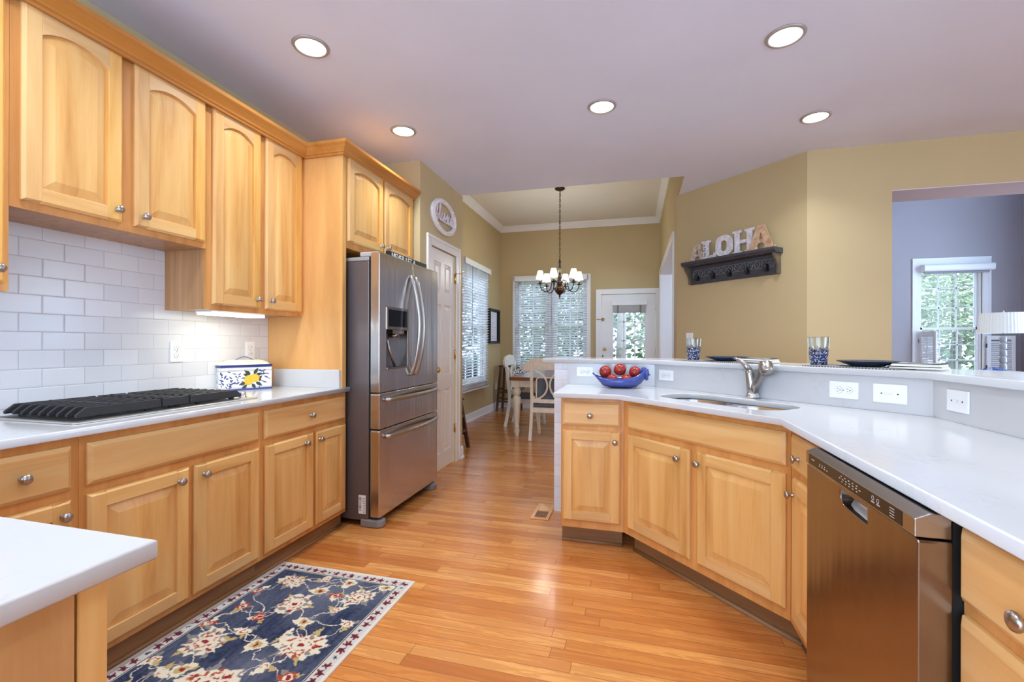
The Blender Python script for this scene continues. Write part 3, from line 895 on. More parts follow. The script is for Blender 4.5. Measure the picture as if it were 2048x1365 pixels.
for k in range(9): mb.box(.0038, .112, .10+k*.012, .0045, .112+random.uniform(.012,.024), .1025+k*.012)
mb.build('barcode_print', M['slot'], st)

sg = thing('word_sign', 'black box sign with white capital letters lying on top of the refrigerator', 'sign', (-1.742, 3.0, 1.839))
MB().box(-.03, 0, 0, 0, .62, .094).build('board', M['black'], sg)
tx = text_mesh('NEVER LET A', .066, .001, 'lettering', plain('white_letter_paint', srgb(236,236,232), .5), sg, 'LEFT')
tx.rotation_euler = (PI/2, 0, PI/2); tx.location = (.0012, .03, .062)

# ---- dishwasher
dw = thing('dishwasher', 'stainless dishwasher with a dark control strip and a pocket handle', 'dishwasher', (.546, 1.688, 0), -PI/2)
MB().box(.008, .062, .09, .593, .60, .90).build('tub', M['gap'], dw)
px0, px1 = .245, .40
pocket = [(px0, .868-.075), (px0+.012, .800-.016)] 
hole = [(px0, .857)] + arc(px0+.026, .842, .026, 180, 262, 6) + [(px0+.05, .8135), (px1-.010, .8115)] + arc(px1-.006, .8175, .006, 270, 360, 3) + [(px1, .857)]
dd = plate_y(rrect(.002, .105, .599, .862, .004, 2), .058, 'door', M['steel_dark'], dw, 0, [hole[::-1]], .003)
unrot(MB().prism([(.003, .812), (.010, .8125), (.030, .828), (.047, .850), (.047, .858), (.053, .858), (.053, .806), (.003, .806)], px0-.002, px1+.002, 'x').build('pocket_handle', plain('silver_scoop', srgb(214,214,218), .3, .6)), dd)
cs = MB().prism([(-.004, .868), (-.004, .905), (.022, .9175), (.058, .9175), (.058, .868)], .002, .599, 'x')
co = cs.build('console', steel('console_stainless', srgb(180,174,170), 'x'), dw, .002)
MB().box(.03, -.0052, .8725, .555, -.0035, .9035).build('control_strip', plain('smoked_control_glass', srgb(40,32,28), .2, spec=.25), co)
mb = MB()
def marks(x, z, n, dx, w=.008, h=.0022):
    for k in range(n): mb.box(x+k*dx, -.0058, z, x+k*dx+w, -.005, z+h)
marks(.055, .889, 1, .01, .022); marks(.115, .883, 4, .018); marks(.118, .889, 3, .018, .005); marks(.255, .888, 7, .019); marks(.265, .895, 5, .022, .007); marks(.27, .881, 5, .021, .006)
for k in range(4): mb.box(.51, -.0058, .878+k*.006, .528, -.005, .8795+k*.006)
marks(.43, .882, 2, .024, .014, .003)
mb.build('printed_marks', plain('pale_print', srgb(190,184,178), .5), co)
mb = MB()
for x, z in ((.437, .893), (.46, .892)): mb.lathe([(.0055, -.0054), (.0055, -.0058), (.0042, -.0058), (.0042, -.0054)], (x, 0, z), 16, 'y', False, False)
mb.build('button_rings', plain('pale_ring_print', srgb(190,184,178), .5), co)
MB().box(.01, .07, 0.0, .59, .09, .10).build('toe_panel', M['gap'], dw)

# ---- gas cooktop
ct = thing('gas_cooktop', 'stainless gas cooktop with black cast iron grates set into the left counter', 'cooktop', (0,0,0))
X0, X1, Y0, Y1 = -2.445, -1.966, 1.185, 2.035
MB().prism(rrect(X0, Y0, X1, Y1, .015), .9515, .957, 'z').build('pan', plain('bright_steel_pan', srgb(206,202,196), .3, .75), ct, .002)
MB().prism(rrect(X0+.02, Y0+.02, X1-.03, Y1-.09, .02), .957, .9585, 'z').build('burner_well', plain('dark_enamel', srgb(60,58,58), .3), ct)
GX0, GX1 = -2.415, -2.022
def grate(ya, yb, slope0, slope1):
    g = MB(); zt, zb = 1.004, .967
    nb = 9
    for i in range(nb):
        x = GX0+(GX1-GX0)*i/(nb-1)
        a = .032 if slope0 else .004; b = .032 if slope1 else .004
        pr = [(ya, zb), (yb, zb), (yb, zb+.012), (yb-b, zt), (ya+a, zt), (ya, zb+.012)]
        g.prism(pr, x-.0055, x+.0055, 'x')
    for y in (ya+(yb-ya)*.46, ya+.06, yb-.06):
        g.box(GX0, y-.005, zt-.022, GX1, y+.005, zt+.0015 if y == ya+(yb-ya)*.46 else zt-.006)
    for y in (ya+.05, yb-.05):
        for x in (GX0+.01, GX1-.01): g.box(x-.008, y-.01, .9586, x+.008, y+.01, zb+.002)
    return g.build('grate', M['iron'], ct, .002)
grate(1.222, 1.542, True, False); grate(1.548, 1.672, False, False); grate(1.678, 1.965, False, True)
for x, y, r in ((-2.31, 1.34, .04), (-2.12, 1.34, .03), (-2.2, 1.60, .05), (-2.31, 1.83, .035), (-2.12, 1.83, .035)):
    MB().lathe([(r+.012, .9586), (r+.012, .966), (r, .970), (r, .978), (r-.006, .982), (0, .983)], (x, y, 0), 20).build('burner', M['iron'], ct)
for x in (-2.36, -2.28, -2.20, -2.12, -2.04):
    MB().lathe([(.021, .957), (.021, .962), (.016, .966), (.015, .984), (.012, .987), (0, .987)], (x, 1.995, 0), 16).build('knob', M['chrome'], ct)

# ---- sink and faucet
sk = thing('kitchen_sink', 'double bowl stainless sink set under the slanted counter', 'sink', (0,0,0))
fl = curve_mesh([sinkout(.018), [B2(u, v) for u, v in rrect(su0-.004, sv0-.004, .493, sv1+.004, .11, 7)][::-1], [B2(u, v) for u, v in rrect(.513, sv0-.004, su1+.004, sv1+.004, .11, 7)][::-1]], .001, 0, 'rim', M['chrome'], sk)
fl.location = (0, 0, .9195)
for ua, ub in ((su0-.004, .493), (.513, su1+.004)):
    lv = [(0, .9195, .11), (.006, .90, .105), (.012, .80, .1), (.03, .765, .09), (.06, .757, .06)]
    vs = []; fs = []; n = None
    for m, z, r in lv:
        o = [B2(u, v) for u, v in rrect(ua+m, sv0-.004+m, ub-m, sv1+.004-m, r, 7)]
        n = len(o); vs += [(x, y, z) for x, y in o]
    for k in range(len(lv)-1):
        for i in range(n):
            j = (i+1) % n; fs.append((k*n+i, (k+1)*n+i, (k+1)*n+j, k*n+j))
    fs.append(tuple((len(lv)-1)*n+i for i in range(n)))
    b = MB(); b.add(vs, fs, True); bo = b.build('bowl', steel('sink_steel', srgb(206,204,202), 'x', .2), sk)
    cx, cy = B2((ua+ub)/2, (sv0+sv1)/2)
    MB().lathe([(.045, .7575), (.04, .761), (.03, .758), (0, .7578)], (cx, cy, 0), 20).build('drain', M['chrome'], bo)
fx, fy = B2(.500, .487)
fa = thing('faucet', 'brushed steel single lever pull-out faucet behind the sink', 'faucet', (fx, fy, .9515), BA+R(40))
MB().lathe([(.036, 0), (.036, .010), (.030, .022), (.028, .03)], (0,0,0), 24).build('base_ring', M['chrome'], fa)
MB().tube([(0, 0, .024), (-.004, 0, .06), (-.009, .002, .10), (-.014, .004, .135), (-.02, .006, .155)], [.0275, .026, .0235, .0215, .017], 18).build('body', M['nickel'], fa)
MB().tube([(.002, -.004, .035), (.018, -.03, .09), (.036, -.066, .15), (.046, -.09, .178)], [.022, .0215, .0215, .0215], 18).build('spout', M['nickel'], fa)
MB().tube([(.038, -.07, .190), (.052, -.105, .183), (.058, -.128, .155), (.0595, -.133, .148)], [.020, .036, .0345, .033], 20).tube([(.0595, -.133, .1475), (.0600, -.1345, .1455)], [.027, .025], 16).build('spray_head', M['nickel'], fa)
MB().tube([(-.019, .006, .153), (-.034, .014, .183), (-.066, .030, .212), (-.098, .044, .224)], [.020, .015, .0095, .005], 14).build('lever', M['nickel'], fa)

# ---- under-cabinet lamp
ul = thing('undercabinet_light', 'lit under-cabinet light strip below the tall wall cabinet', 'light', (-2.27, 2.145, 1.406))
MB().box(-.055, -.185, .012, .055, .185, .0225).build('housing', M['plate'], ul)
MB().box(-.05, -.18, 0, .058, .18, .0115).build('lens', M['bulb_strip'], ul)
L = bpy.data.lights.new('undercabinet_lamp', 'AREA'); L.shape = 'RECTANGLE'; L.size = .09; L.size_y = .34; L.energy = .75; L.color = (1, .74, .40)
lo = bpy.data.objects.new('lamp', L); col.objects.link(lo); lo.parent = ul; lo.location = (0, 0, -.004)

# ---- recessed lights; those without a place text are unseen, added to light the room
CANS = [(-1.70, 2.103, 'nearest the upper left corner'), (-1.695, 3.12, 'above the refrigerator side'), (-.217, 3.14, 'in front of the chandelier opening'), (.757, 2.665, 'above the sink'), (1.234, 3.669, 'beside the angled wall'), (-.35, .7, ''), (1.0, .75, ''), (-1.65, .9, ''), (2.4, 2.2, ''), (3.6, .5, '')]
c0 = None
for x, y, wh in CANS:
    c = thing('recessed_light', ('round recessed ceiling light ' + wh) if wh else 'added round ceiling light, unseen, filling the room with light', 'ceiling light', (x, y, KZ), 0, 'recessed ceiling lights')
    MB().lathe([(.0755, -.003), (.078, -.009), (.092, -.007), (.097, -.0005), (.0755, -.0005)], (0,0,0), 40, caps=False).build('trim_ring', plain('satin_trim', srgb(172,164,158), .35, .3), c)
    MB().lathe([(0, -.0035), (.075, -.0035), (.075, -.001), (0, -.001)], (0,0,0), 40, caps=False).build('lens', M['lens'], c)
    L = bpy.data.lights.new('recessed_lamp', 'AREA'); L.shape = 'DISK'; L.size = .13; L.energy = CAN_W; L.color = CAN_COL; L.spread = R(124)
    lo = bpy.data.objects.new('lamp', L); col.objects.link(lo); lo.parent = c; lo.location = (0, 0, -.01)
# ================================================================== SMALL KITCHEN THINGS
def duplex(name, label, loc, rotz, horiz=False, w=.073, h=.116):
    t = thing(name, label, 'outlet', loc, rotz)
    def P(x0, z0, x1, z1): return (z0, x0, z1, x1) if horiz else (x0, z0, x1, z1)
    a = P(-w/2, -h/2, w/2, h/2)
    MB().box(a[0], -.006, a[1], a[2], 0, a[3]).build('cover_plate', M['plate'], t, .002)
    for s in (-1, 1):
        cx, cz = (s*.021, 0) if horiz else (0, s*.021)
        q = MB().lathe([(.0165, -.006), (.0165, -.0085), (.0155, -.009), (0, -.009)], (cx, 0, cz), 20, 'y').build('receptacle', M['plate'], t, 0)
        m = MB().lathe([(.0170, -.0061), (.0170, -.0066), (.0162, -.0066)], (cx, 0, cz), 20, 'y', caps=False)
        for dx in (-.0065, .0065):
            if horiz: m.box(cx-.006, -.0093, cz+dx-.0011, cx+.002, -.0088, cz+dx+.0011)
            else: m.box(cx+dx-.0011, -.0093, cz-.002, cx+dx+.0011, -.0088, cz+.006)
        gx, gz = (cx+.008, cz) if horiz else (cx, cz-.008)
        m.lathe([(.0026, -.0088), (.0026, -.0093), (0, -.0093)], (gx, 0, gz), 10, 'y')
        m.build('slots', M['slot'], q)
    MB().lathe([(.003, -.006), (.003, -.0072), (0, -.0075)], (0,0,0), 10, 'y').build('screw', M['nickel'], t)
    return t
def toggle(name, label, loc, rotz, horiz=False, w=.073, h=.116):
    t = thing(name, label, 'switch', loc, rotz)
    if horiz: w, h = h, w
    MB().box(-w/2, -.006, -h/2, w/2, 0, h/2).build('cover_plate', M['plate'], t, .002)
    if horiz: MB().box(-.012, -.0075, -.005, .012, -.006, .005).prism([(-.0075, -.009), (-.0075, .004), (-.016, -.011), (-.014, -.013)], -.0035, .0035, 'z').build('toggle', M['trim_warm'], t)
    else: MB().box(-.005, -.0075, -.012, .005, -.006, .012).prism([(-.0075, -.002), (-.0075, .008), (-.018, .012), (-.018, .006)], -.0035, .0035, 'x').build('toggle', M['trim_warm'], t)
    for s in (-1, 1):
        c = (s*.030, 0, 0) if horiz else (0, 0, s*.030)
        MB().lathe([(.003, -.006), (.003, -.0072), (0, -.0075)], c, 10, 'y').build('screw', M['slot'], t)
    return t
duplex('wall_outlet', 'white duplex outlet on the tile to the left of the canister', (-2.4845, 1.98, 1.201), PI/2)
duplex('wall_outlet', 'white duplex outlet on the tile half hidden by the canister handle', (-2.4845, 2.487, 1.201), PI/2)
duplex('wall_outlet', 'level white outlet in the splash to the left of the blue bowl', (-.348, AY-.0195, 1.047), 0, True, .070, .122)
SQ = 1/math.sqrt(2)
def onB(x, y, d=.0197):       # nearest point on the slanted splash surface
    k = (3.52 - d*1.4142 - (x+y))/2
    return (x+k, y+k)
p = onB(.2165, 3.2835); duplex('wall_outlet', 'level white outlet in the splash between the blue bowl and the faucet', (p[0], p[1], 1.037), -PI/4, True, .070, .122)
p = onB(.9745, 2.5255); duplex('wall_outlet', 'level white outlet in the splash right of the faucet', (p[0], p[1], 1.033), -PI/4, True, .080, .124)
p = onB(1.103, 2.397); toggle('light_switch', 'level white toggle switch plate next to the outlet right of the faucet', (p[0], p[1], 1.033), -PI/4, True, .084, .125)
toggle('light_switch', 'white toggle switch plate on the last splash panel toward the right edge', (BC[0]-.0197, 2.132, 1.035), -PI/2, True, .084, .122)
k = (SUM-.565-5.125)/2
toggle('light_switch', 'white switch plate on the beige angled wall behind the left tumbler', (.563+k, 5.127+k-.004, 1.305), -PI/4, False, .085, .125)
duplex('wall_outlet', 'white outlet low on the dining room wall under the framed print', (-2.5495, 8.30, .43), PI/2)

# ---- painted lemon canister
def smooth01(a, b, x): t = np.clip((x-a)/(b-a), 0, 1); return t*t*(3-2*t)
def blot(c, mask, colr):
    m = np.clip(mask, 0, 1)[..., None]; return c*(1-m)+np.array(colr[:3])*m
def leaf(U, V, cu, cv, ang, l, w):
    x = (U-cu)*math.cos(ang)+(V-cv)*math.sin(ang); y = -(U-cu)*math.sin(ang)+(V-cv)*math.cos(ang)
    t = np.clip(x/l, 0, 1); half = w*np.sin(PI*t**.8)
    return smooth01(0, .0012, half-np.abs(y))*((x > 0) & (x < l))
cn = thing('canister', 'white ceramic canister painted with lemons and blue sprigs beside the cooktop', 'canister', (-2.3735, 2.349, .9515), math.atan2(.273, .135))
CW, CD, CHt = .305, .088, .145
def canister_body():
    nx, nz = 150, 75
    b = MB(); cols = []
    rng = random.Random(3)
    u = np.linspace(0, CW, nx); v = np.linspace(0, CHt, nz)
    U, V = np.meshgrid(u, v, indexing='ij')
    c = np.ones((nx, nz, 3))*np.array(srgb(236,234,230)[:3])
    blue = srgb(70,84,150); dk = srgb(38,46,104); grn = srgb(60,70,66); yel = srgb(232,196,62); yl2 = srgb(214,168,40)
    for i in range(64):
        cu, cv = rng.uniform(.008, CW-.02), rng.uniform(.02, CHt-.03); an = rng.uniform(0, 2*PI)
        if .125 < cu < .225: continue
        c = blot(c, leaf(U, V, cu, cv, an, rng.uniform(.018, .036), rng.uniform(.0032, .006)), blue if rng.random() < .7 else dk)
    for an, l, (cu, cv) in ((2.5,.048,(.178,.098)),(1.0,.050,(.196,.098)),(.35,.046,(.205,.090)),(3.45,.046,(.152,.048)),(4.0,.052,(.156,.036)),(5.3,.042,(.186,.040)),(.75,.046,(.214,.058)),(-.62,.050,(.208,.050)),(2.9,.040,(.172,.092))):
        c = blot(c, leaf(U, V, cu, cv, an, l, .011), grn)
    for cu, cv, ra, rb in ((.166, .062, .026, .032), (.200, .074, .030, .027)):
        d = ((U-cu)/ra)**2+((V-cv)/rb)**2
        c = blot(c, smooth01(1.04, .94, d), yel); c = blot(c, smooth01(.55, 1.0, d)*smooth01(1.04, .96, d)*.7, yl2)
    for z0, z1, cc in ((.0, .013, blue), (.017, .0185, dk), (CHt-.018, CHt-.016, dk), (CHt-.024, CHt-.0225, dk)):
        c = blot(c, ((V >= z0) & (V <= z1))*1.0, cc)
    # front grid and plain-sprig sides: wrap a rounded box round the outline
    o = rrect(0, 0, CW, CD, .012, 4)
    vs = [(float(U[i, j]), 0, float(V[i, j])) for i in range(nx) for j in range(nz)]
    fs = [(i*nz+j, (i+1)*nz+j, (i+1)*nz+j+1, i*nz+j+1) for i in range(nx-1) for j in range(nz-1)]
    b.add(vs, fs); cols += [tuple(q)+(1,) for q in c.reshape(-1, 3)]
    ns = 30
    us = np.linspace(0, CD, ns); US, VS = np.meshgrid(us, v, indexing='ij')
    for side in (0, 1):
        cs = np.ones((ns, nz, 3))*np.array(srgb(236,234,230)[:3])
        for i in range(14): cs = blot(cs, leaf(US, VS, rng.uniform(.005, CD-.02), rng.uniform(.02, CHt-.03), rng.uniform(0, 6.28), .02, .003)*.9, blue)
        for z0, z1, cc in ((.0, .013, blue), (.017, .0185, dk), (CHt-.018, CHt-.016, dk)): cs = blot(cs, ((VS >= z0) & (VS <= z1))*1.0, cc)
        X = 0 if side == 0 else CW
        b.add([(X, float(US[i, j]), float(VS[i, j])) for i in range(ns) for j in range(nz)],
              [((i*nz+j, i*nz+j+1, (i+1)*nz+j+1, (i+1)*nz+j) if side == 0 else (i*nz+j, (i+1)*nz+j, (i+1)*nz+j+1, i*nz+j+1)) for i in range(ns-1) for j in range(nz-1)])
        cols += [tuple(q)+(1,) for q in cs.reshape(-1, 3)]
    b.add([(0,0,0),(CW,0,0),(CW,CD,0),(0,CD,0),(0,CD,CHt),(CW,CD,CHt),(0,0,CHt),(CW,0,CHt)], [(0,3,2,1),(3,4,5,2),(6,7,5,4)]); cols += [tuple(srgb(236,234,230))]*8
    b.M = Matrix.Identity(4)
    b.v = [(x-CW/2, y, z) for x, y, z in b.v]
    return b, cols
b, cols = canister_body()
b.build('body', painted('glazed_ceramic', .15), cn, colors=cols)
MB().prism(rrect(-CW/2-.005, -.005, CW/2+.005, CD+.004, .014), CHt, CHt+.016, 'z').build('rim', plain('cobalt_glaze', srgb(44,54,120), .15), cn, .003)
vs = []; fs = []; n = None
for m, z in ((.004, 0), (.008, .010), (.022, .022), (.038, .030), (.043, .031)):
    o = rrect(-CW/2+m*1.6, m, CW/2-m*1.6, CD-m, max(.001, .012-m*.2) if m < .04 else .0005, 4); n = len(o)
    vs += [(x, y, CHt+.016+z) for x, y in o]
for k in range(4):
    for i in range(n):
        j = (i+1) % n; fs.append((k*n+i, k*n+j, (k+1)*n+j, (k+1)*n+i))
fs.append(tuple(4*n+i for i in range(n)))
b = MB(); b.add(vs, fs, True); ld = b.build('lid', plain('cream_glaze', srgb(238,228,206), .15), cn)
MB().tube([(-.07, .044, .185), (-.05, .044, .190), (-.02, .044, .206), (.005, .044, .211), (.03, .044, .204), (.055, .044, .190), (.07, .044, .186)], .0035, 8).build('handle', plain('blue_grey_handle', srgb(110,116,156), .25), ld)

# ---- cobalt boat bowl with fruit
bw = thing('fruit_bowl', 'cobalt blue boat shaped ceramic bowl with an upturned tail holding red fruit', 'bowl', (-.092, 3.205, .9515))
def boat():
    b = MB(); st = [(-.190,.004,.098,.092),(-.178,.016,.088,.082),(-.150,.045,.074,.050),(-.115,.075,.068,.010),(-.06,.098,.064,.0),(0,.105,.064,.0),(.06,.098,.070,.0),(.105,.080,.084,.008),(.135,.058,.102,.030),(.155,.036,.118,.055),(.165,.020,.122,.080)]
    nseg = 18; vs = []; fs = []
    for (inner) in (0, 1):
        for x, hw, rz, bz in st:
            for k in range(nseg+1):
                a = PI*k/nseg
                w = max(hw-(.007 if inner else 0), .001); bb = bz+(.008 if inner else 0)
                y = -w*math.cos(a)
                s = math.sin(a)**.55
                vs.append((x*(1 if not inner else .965), y, rz+(bb-rz)*s))
    m = len(st); q = nseg+1
    for i in range(m-1):
        for k in range(nseg):
            fs.append((i*q+k, (i+1)*q+k, (i+1)*q+k+1, i*q+k+1))
            o = m*q
            fs.append((o+i*q+k, o+i*q+k+1, o+(i+1)*q+k+1, o+(i+1)*q+k))
        for k in (0, nseg):
            f = (i*q+k, m*q+i*q+k, m*q+(i+1)*q+k, (i+1)*q+k); fs.append(f if k == 0 else f[::-1])
    for i in (0, m-1):
        for k in range(nseg):
            f = (i*q+k, i*q+k+1, m*q+i*q+k+1, m*q+i*q+k); fs.append(f if i == 0 else f[::-1])
    b.add(vs, fs, True); return b
CB = plain('cobalt_ceramic', srgb(62,72,142), .18, var=.12, scale=20)
boat().build('bowl_shell', CB, bw)
MB().tube([(.125, 0, .098), (.150, 0, .125), (.168, 0, .118), (.172, 0, .088), (.164, 0, .060)], [.014, .018, .02, .018, .008], 10).tube([(.165, 0, .098), (.185, 0, .096), (.197, 0, .088)], [.010, .006, .002], 8).ball((.158, 0, .130), .012, 10, 8).ball((.172, 0, .064), .012, 10, 8).build('tail', CB, bw)
fm = NT('red_fruit_skin'); fv = fm.noise(fm.coords((1,1,.3)), 26, 4, .6); fm.set(color=fm.ramp(fv, [(.3, srgb(112,26,24)), (.55, srgb(146,40,32)), (.8, srgb(176,74,46))]), rough=.28)
for i, (x, y, z, r, lab) in enumerate([(-.195, 3.222, 1.058, .0435, 'dark red fruit at the left end of the blue bowl'), (-.097, 3.232, 1.073, .0445, 'dark red fruit topmost in the middle of the blue bowl'), (.004, 3.222, 1.058, .042, 'dark red fruit at the tail end of the blue bowl'),
        (-.146, 3.164, 1.008, .039, 'red fruit low at the front between the left and middle fruit'), (-.050, 3.164, 1.008, .039, 'red fruit low at the front between the middle and tail end fruit')]):
    f = MB(); prof = [(0, -.88)]+[(math.sin(PI*k/14)*(1+.04*math.cos(2*PI*k/14)), -math.cos(PI*k/14)*.94) for k in range(1, 14)]+[(.12, .87), (0, .80)]
    f.lathe([(a*r, bq*r) for a, bq in prof], (0,0,0), 22)
    t = thing('fruit', lab, 'fruit', (x, y, z), i*1.3, 'fruit in the blue bowl'); t.rotation_euler = (.3*(i % 3-1), .4*((i*2) % 3-1), i*1.3)
    f.build('flesh', fm.m, t)
    MB().tube([(0,0,r*.78), (r*.05, 0, r*.98)], .0022, 6).build('stem', M['bronze'], t)

# ---- bar place settings
gl = NT('speckled_tumbler_glass'); gl.t.nodes.remove(gl.b)
g1 = gl.n('BsdfTransparent'); g1.inputs[0].default_value = (.93,.96,.96,1); g2 = gl.n('BsdfGlossy'); g2.inputs['Roughness'].default_value = .03
lw = gl.n('LayerWeight'); lw.inputs[0].default_value = .35
gm = gl.n('MixShader'); gl.l(gl.math('ADD', gl.math('MULTIPLY', lw.outputs['Facing'], .42), .05), gm.inputs[0]); gl.l(g1.outputs[0], gm.inputs[1]); gl.l(g2.outputs[0], gm.inputs[2])
vo = gl.n('TexVoronoi'); gl.l(gl.coords((1,1,.55)), vo.inputs['Vector']); vo.inputs['Scale'].default_value = 300
sp = gl.n('BsdfPrincipled'); sp.inputs['Roughness'].default_value = .15
hs = gl.n('SeparateXYZ'); gl.l(vo.outputs['Color'], hs.inputs[0])
gl.l(gl.ramp(hs.outputs[0], [(.25, srgb(26,30,66)), (.5, srgb(50,58,112)), (.68, srgb(56,54,74)), (.82, srgb(150,156,186)), (.95, srgb(206,208,220))]), sp.inputs['Base Color'])
zz = gl.n('SeparateXYZ'); tc_ = gl.n('TexCoord'); gl.l(tc_.outputs['Object'], zz.inputs[0])
fade = gl.ramp(gl.math('MULTIPLY', zz.outputs['Z'], 10), [(.5, (1,1,1)), (1.0, (0,0,0))])
msk = gl.math('GREATER_THAN', gl.math('MULTIPLY', fade, 1.05), hs.outputs[1])
m2 = gl.n('MixShader'); gl.l(msk, m2.inputs[0]); gl.l(gm.outputs[0], m2.inputs[1]); gl.l(sp.outputs[0], m2.inputs[2]); gl.l(m2.outputs[0], gl.out.inputs['Surface'])
BZ = 1.1395
def tumbler(x, y, lab):
    t = thing('tumbler', lab, 'glass', (x, y, BZ), 0, 'tumblers on the bar')
    MB().lathe([(0, 0), (.036, 0), (.039, .004), (.0525, .150), (.0515, .153), (.0495, .150), (.0365, .012), (0, .010)], (0,0,0), 36, caps=False).build('glass_wall', gl.m, t)
tumbler(.392, 3.350, 'clear tumbler with blue speckles standing nearest the dining room')
tumbler(.955, 2.790, 'clear tumbler with blue speckles to the right of the faucet')
nb_ = thing
mm = NT('woven_placemat'); ck = mm.n('TexChecker'); mm.l(mm.coords(), ck.inputs[0]); ck.inputs['Scale'].default_value = 150; ck.inputs[1].default_value = srgb(52,52,58); ck.inputs[2].default_value = srgb(168,164,160)
mm.set(color=ck.outputs[0], rough=.8); mm.bump(ck.outputs[1], .4, .002)
def sq(x, y, s):      # slide to x+y = s
    k = (s-x-y)/2; return (x+k, y+k)
PL = plain('navy_glazed_plate', srgb(54,64,86), .15, var=.15)
NAPC = plain('cream_napkin_cloth', srgb(240,236,224), .85, scale=60); NAPE = plain('navy_napkin_border', srgb(40,40,52), .85, scale=60)
for k, (px_, py_, nx_, ny_, wl, wr_) in enumerate([(.592, 3.203, .755, 3.030, 'nearer the dining room', 'near the faucet'), (1.135, 2.660, 1.268, 2.490, 'at the bend of the bar', 'at the bar corner')]):
    mx, my = sq(px_+.01, py_-.01, 3.735)
    pm = thing('placemat', 'dark woven placemat under the navy plate '+wl, 'placemat', (mx, my, BZ), -PI/4, 'placemats on the bar')
    MB().box(-.225 if k == 0 else -.235, -.155, .0002, .20 if k == 0 else .17, .155, .0035).build('mat', mm.m, pm)
    x, y = sq(px_, py_, 3.765)
    pl_ = thing('plate', 'navy plate on the bar '+wl, 'plate', (x, y, BZ+.0038), 0, 'plates on the bar')
    MB().lathe([(0, .001), (.062, .001), (.066, 0), (.074, .004), (.127, .024), (.130, .027), (.127, .0285), (.07, .0095), (.0, .008)], (0,0,0), 48, caps=False).build('dish', PL, pl_)
    x, y = sq(nx_, ny_, 3.705)
    nk = thing('napkin', 'folded cream napkin with a navy border '+wr_, 'napkin', (x, y, BZ+.0038), -PI/4+.06, 'napkins on the bar')
    ccl = MB()
    for j, (w0, d0, z0, z1, r0) in enumerate([(.185, .125, .0, .009, 0), (.178, .118, .009, .018, .05), (.168, .108, .018, .024, -.04)]):
        ccl.M = Matrix.Rotation(r0, 4, 'Z'); ccl.prism(rrect(-w0/2, -d0/2, w0/2, d0/2, .008), z0+.0002, z1, 'z')
    ccl.build('cloth', NAPC, nk, .003)
    eb = MB()
    for j, (w0, d0, z, r0) in enumerate([(.168, .108, .0246, -.04)]):
        eb.M = Matrix.Rotation(r0, 4, 'Z'); o = rrect(-w0/2, -d0/2, w0/2, d0/2, .008)
        eb.tube([(a, c, z-.0008) for a, c in o]+[(o[0][0], o[0][1], z-.0008)], .0022, 6)
    eb.M = Matrix.Identity(4); eb.tube([(-.092, -.063, .0095), (.0, -.063, .0098), (.092, -.063, .0095)], .0016, 6)
    eb.build('border', NAPE, nk)
    fk = thing('fork', 'steel fork lying against the left edge of the napkin '+wr_, 'fork', (x-.078, y+.098, BZ+.0042), PI/4+.15, 'forks on the bar')
    mbf = MB().tube([(-.08, 0, .003), (-.02, 0, .006), (.03, 0, .005)], [1, .8, .8], flat=(.010, .003, (0, 1, 0)))
    mbf.box(.03, -.011, .0035, .05, .011, .0065)
    mbf.build('handle', M['chrome'], fk)
    for q in range(4): MB().tube([(.05, -.0095+q*.0063, .005), (.075, -.0095+q*.0063, .009), (.092, -.0095+q*.0063, .006)], [.0016, .0015, .0008], 5).build('tine', M['chrome'], fk)

# ---- floor vent
vt = thing('floor_vent', 'wooden floor vent by the end of the half wall', 'vent', (-.650, 3.325, 0))
v = MB(); VWd = wood('pale_oak_vent', srgb(222,176,128), srgb(206,156,108), srgb(180,128,82), 'y', coat=0, rough=.5)
v.box(-.066, -.155, .0005, -.042, .155, .008).box(.042, -.155, .0005, .066, .155, .008).box(-.042, -.155, .0005, .042, -.125, .008).box(-.042, .01, .0005, .042, .155, .008)
v.build('frame', VWd, vt, .002)
MB().box(-.042, -.125, .0004, .042, .01, .0012).build('duct_opening', M['gap'], vt)
v = MB()
for k in range(5): v.box(-.042, -.117+k*.026, .0015, .042, -.107+k*.026, .005)
v.build('slats', plain('dark_vent_slats', srgb(150,108,74), .5), vt)

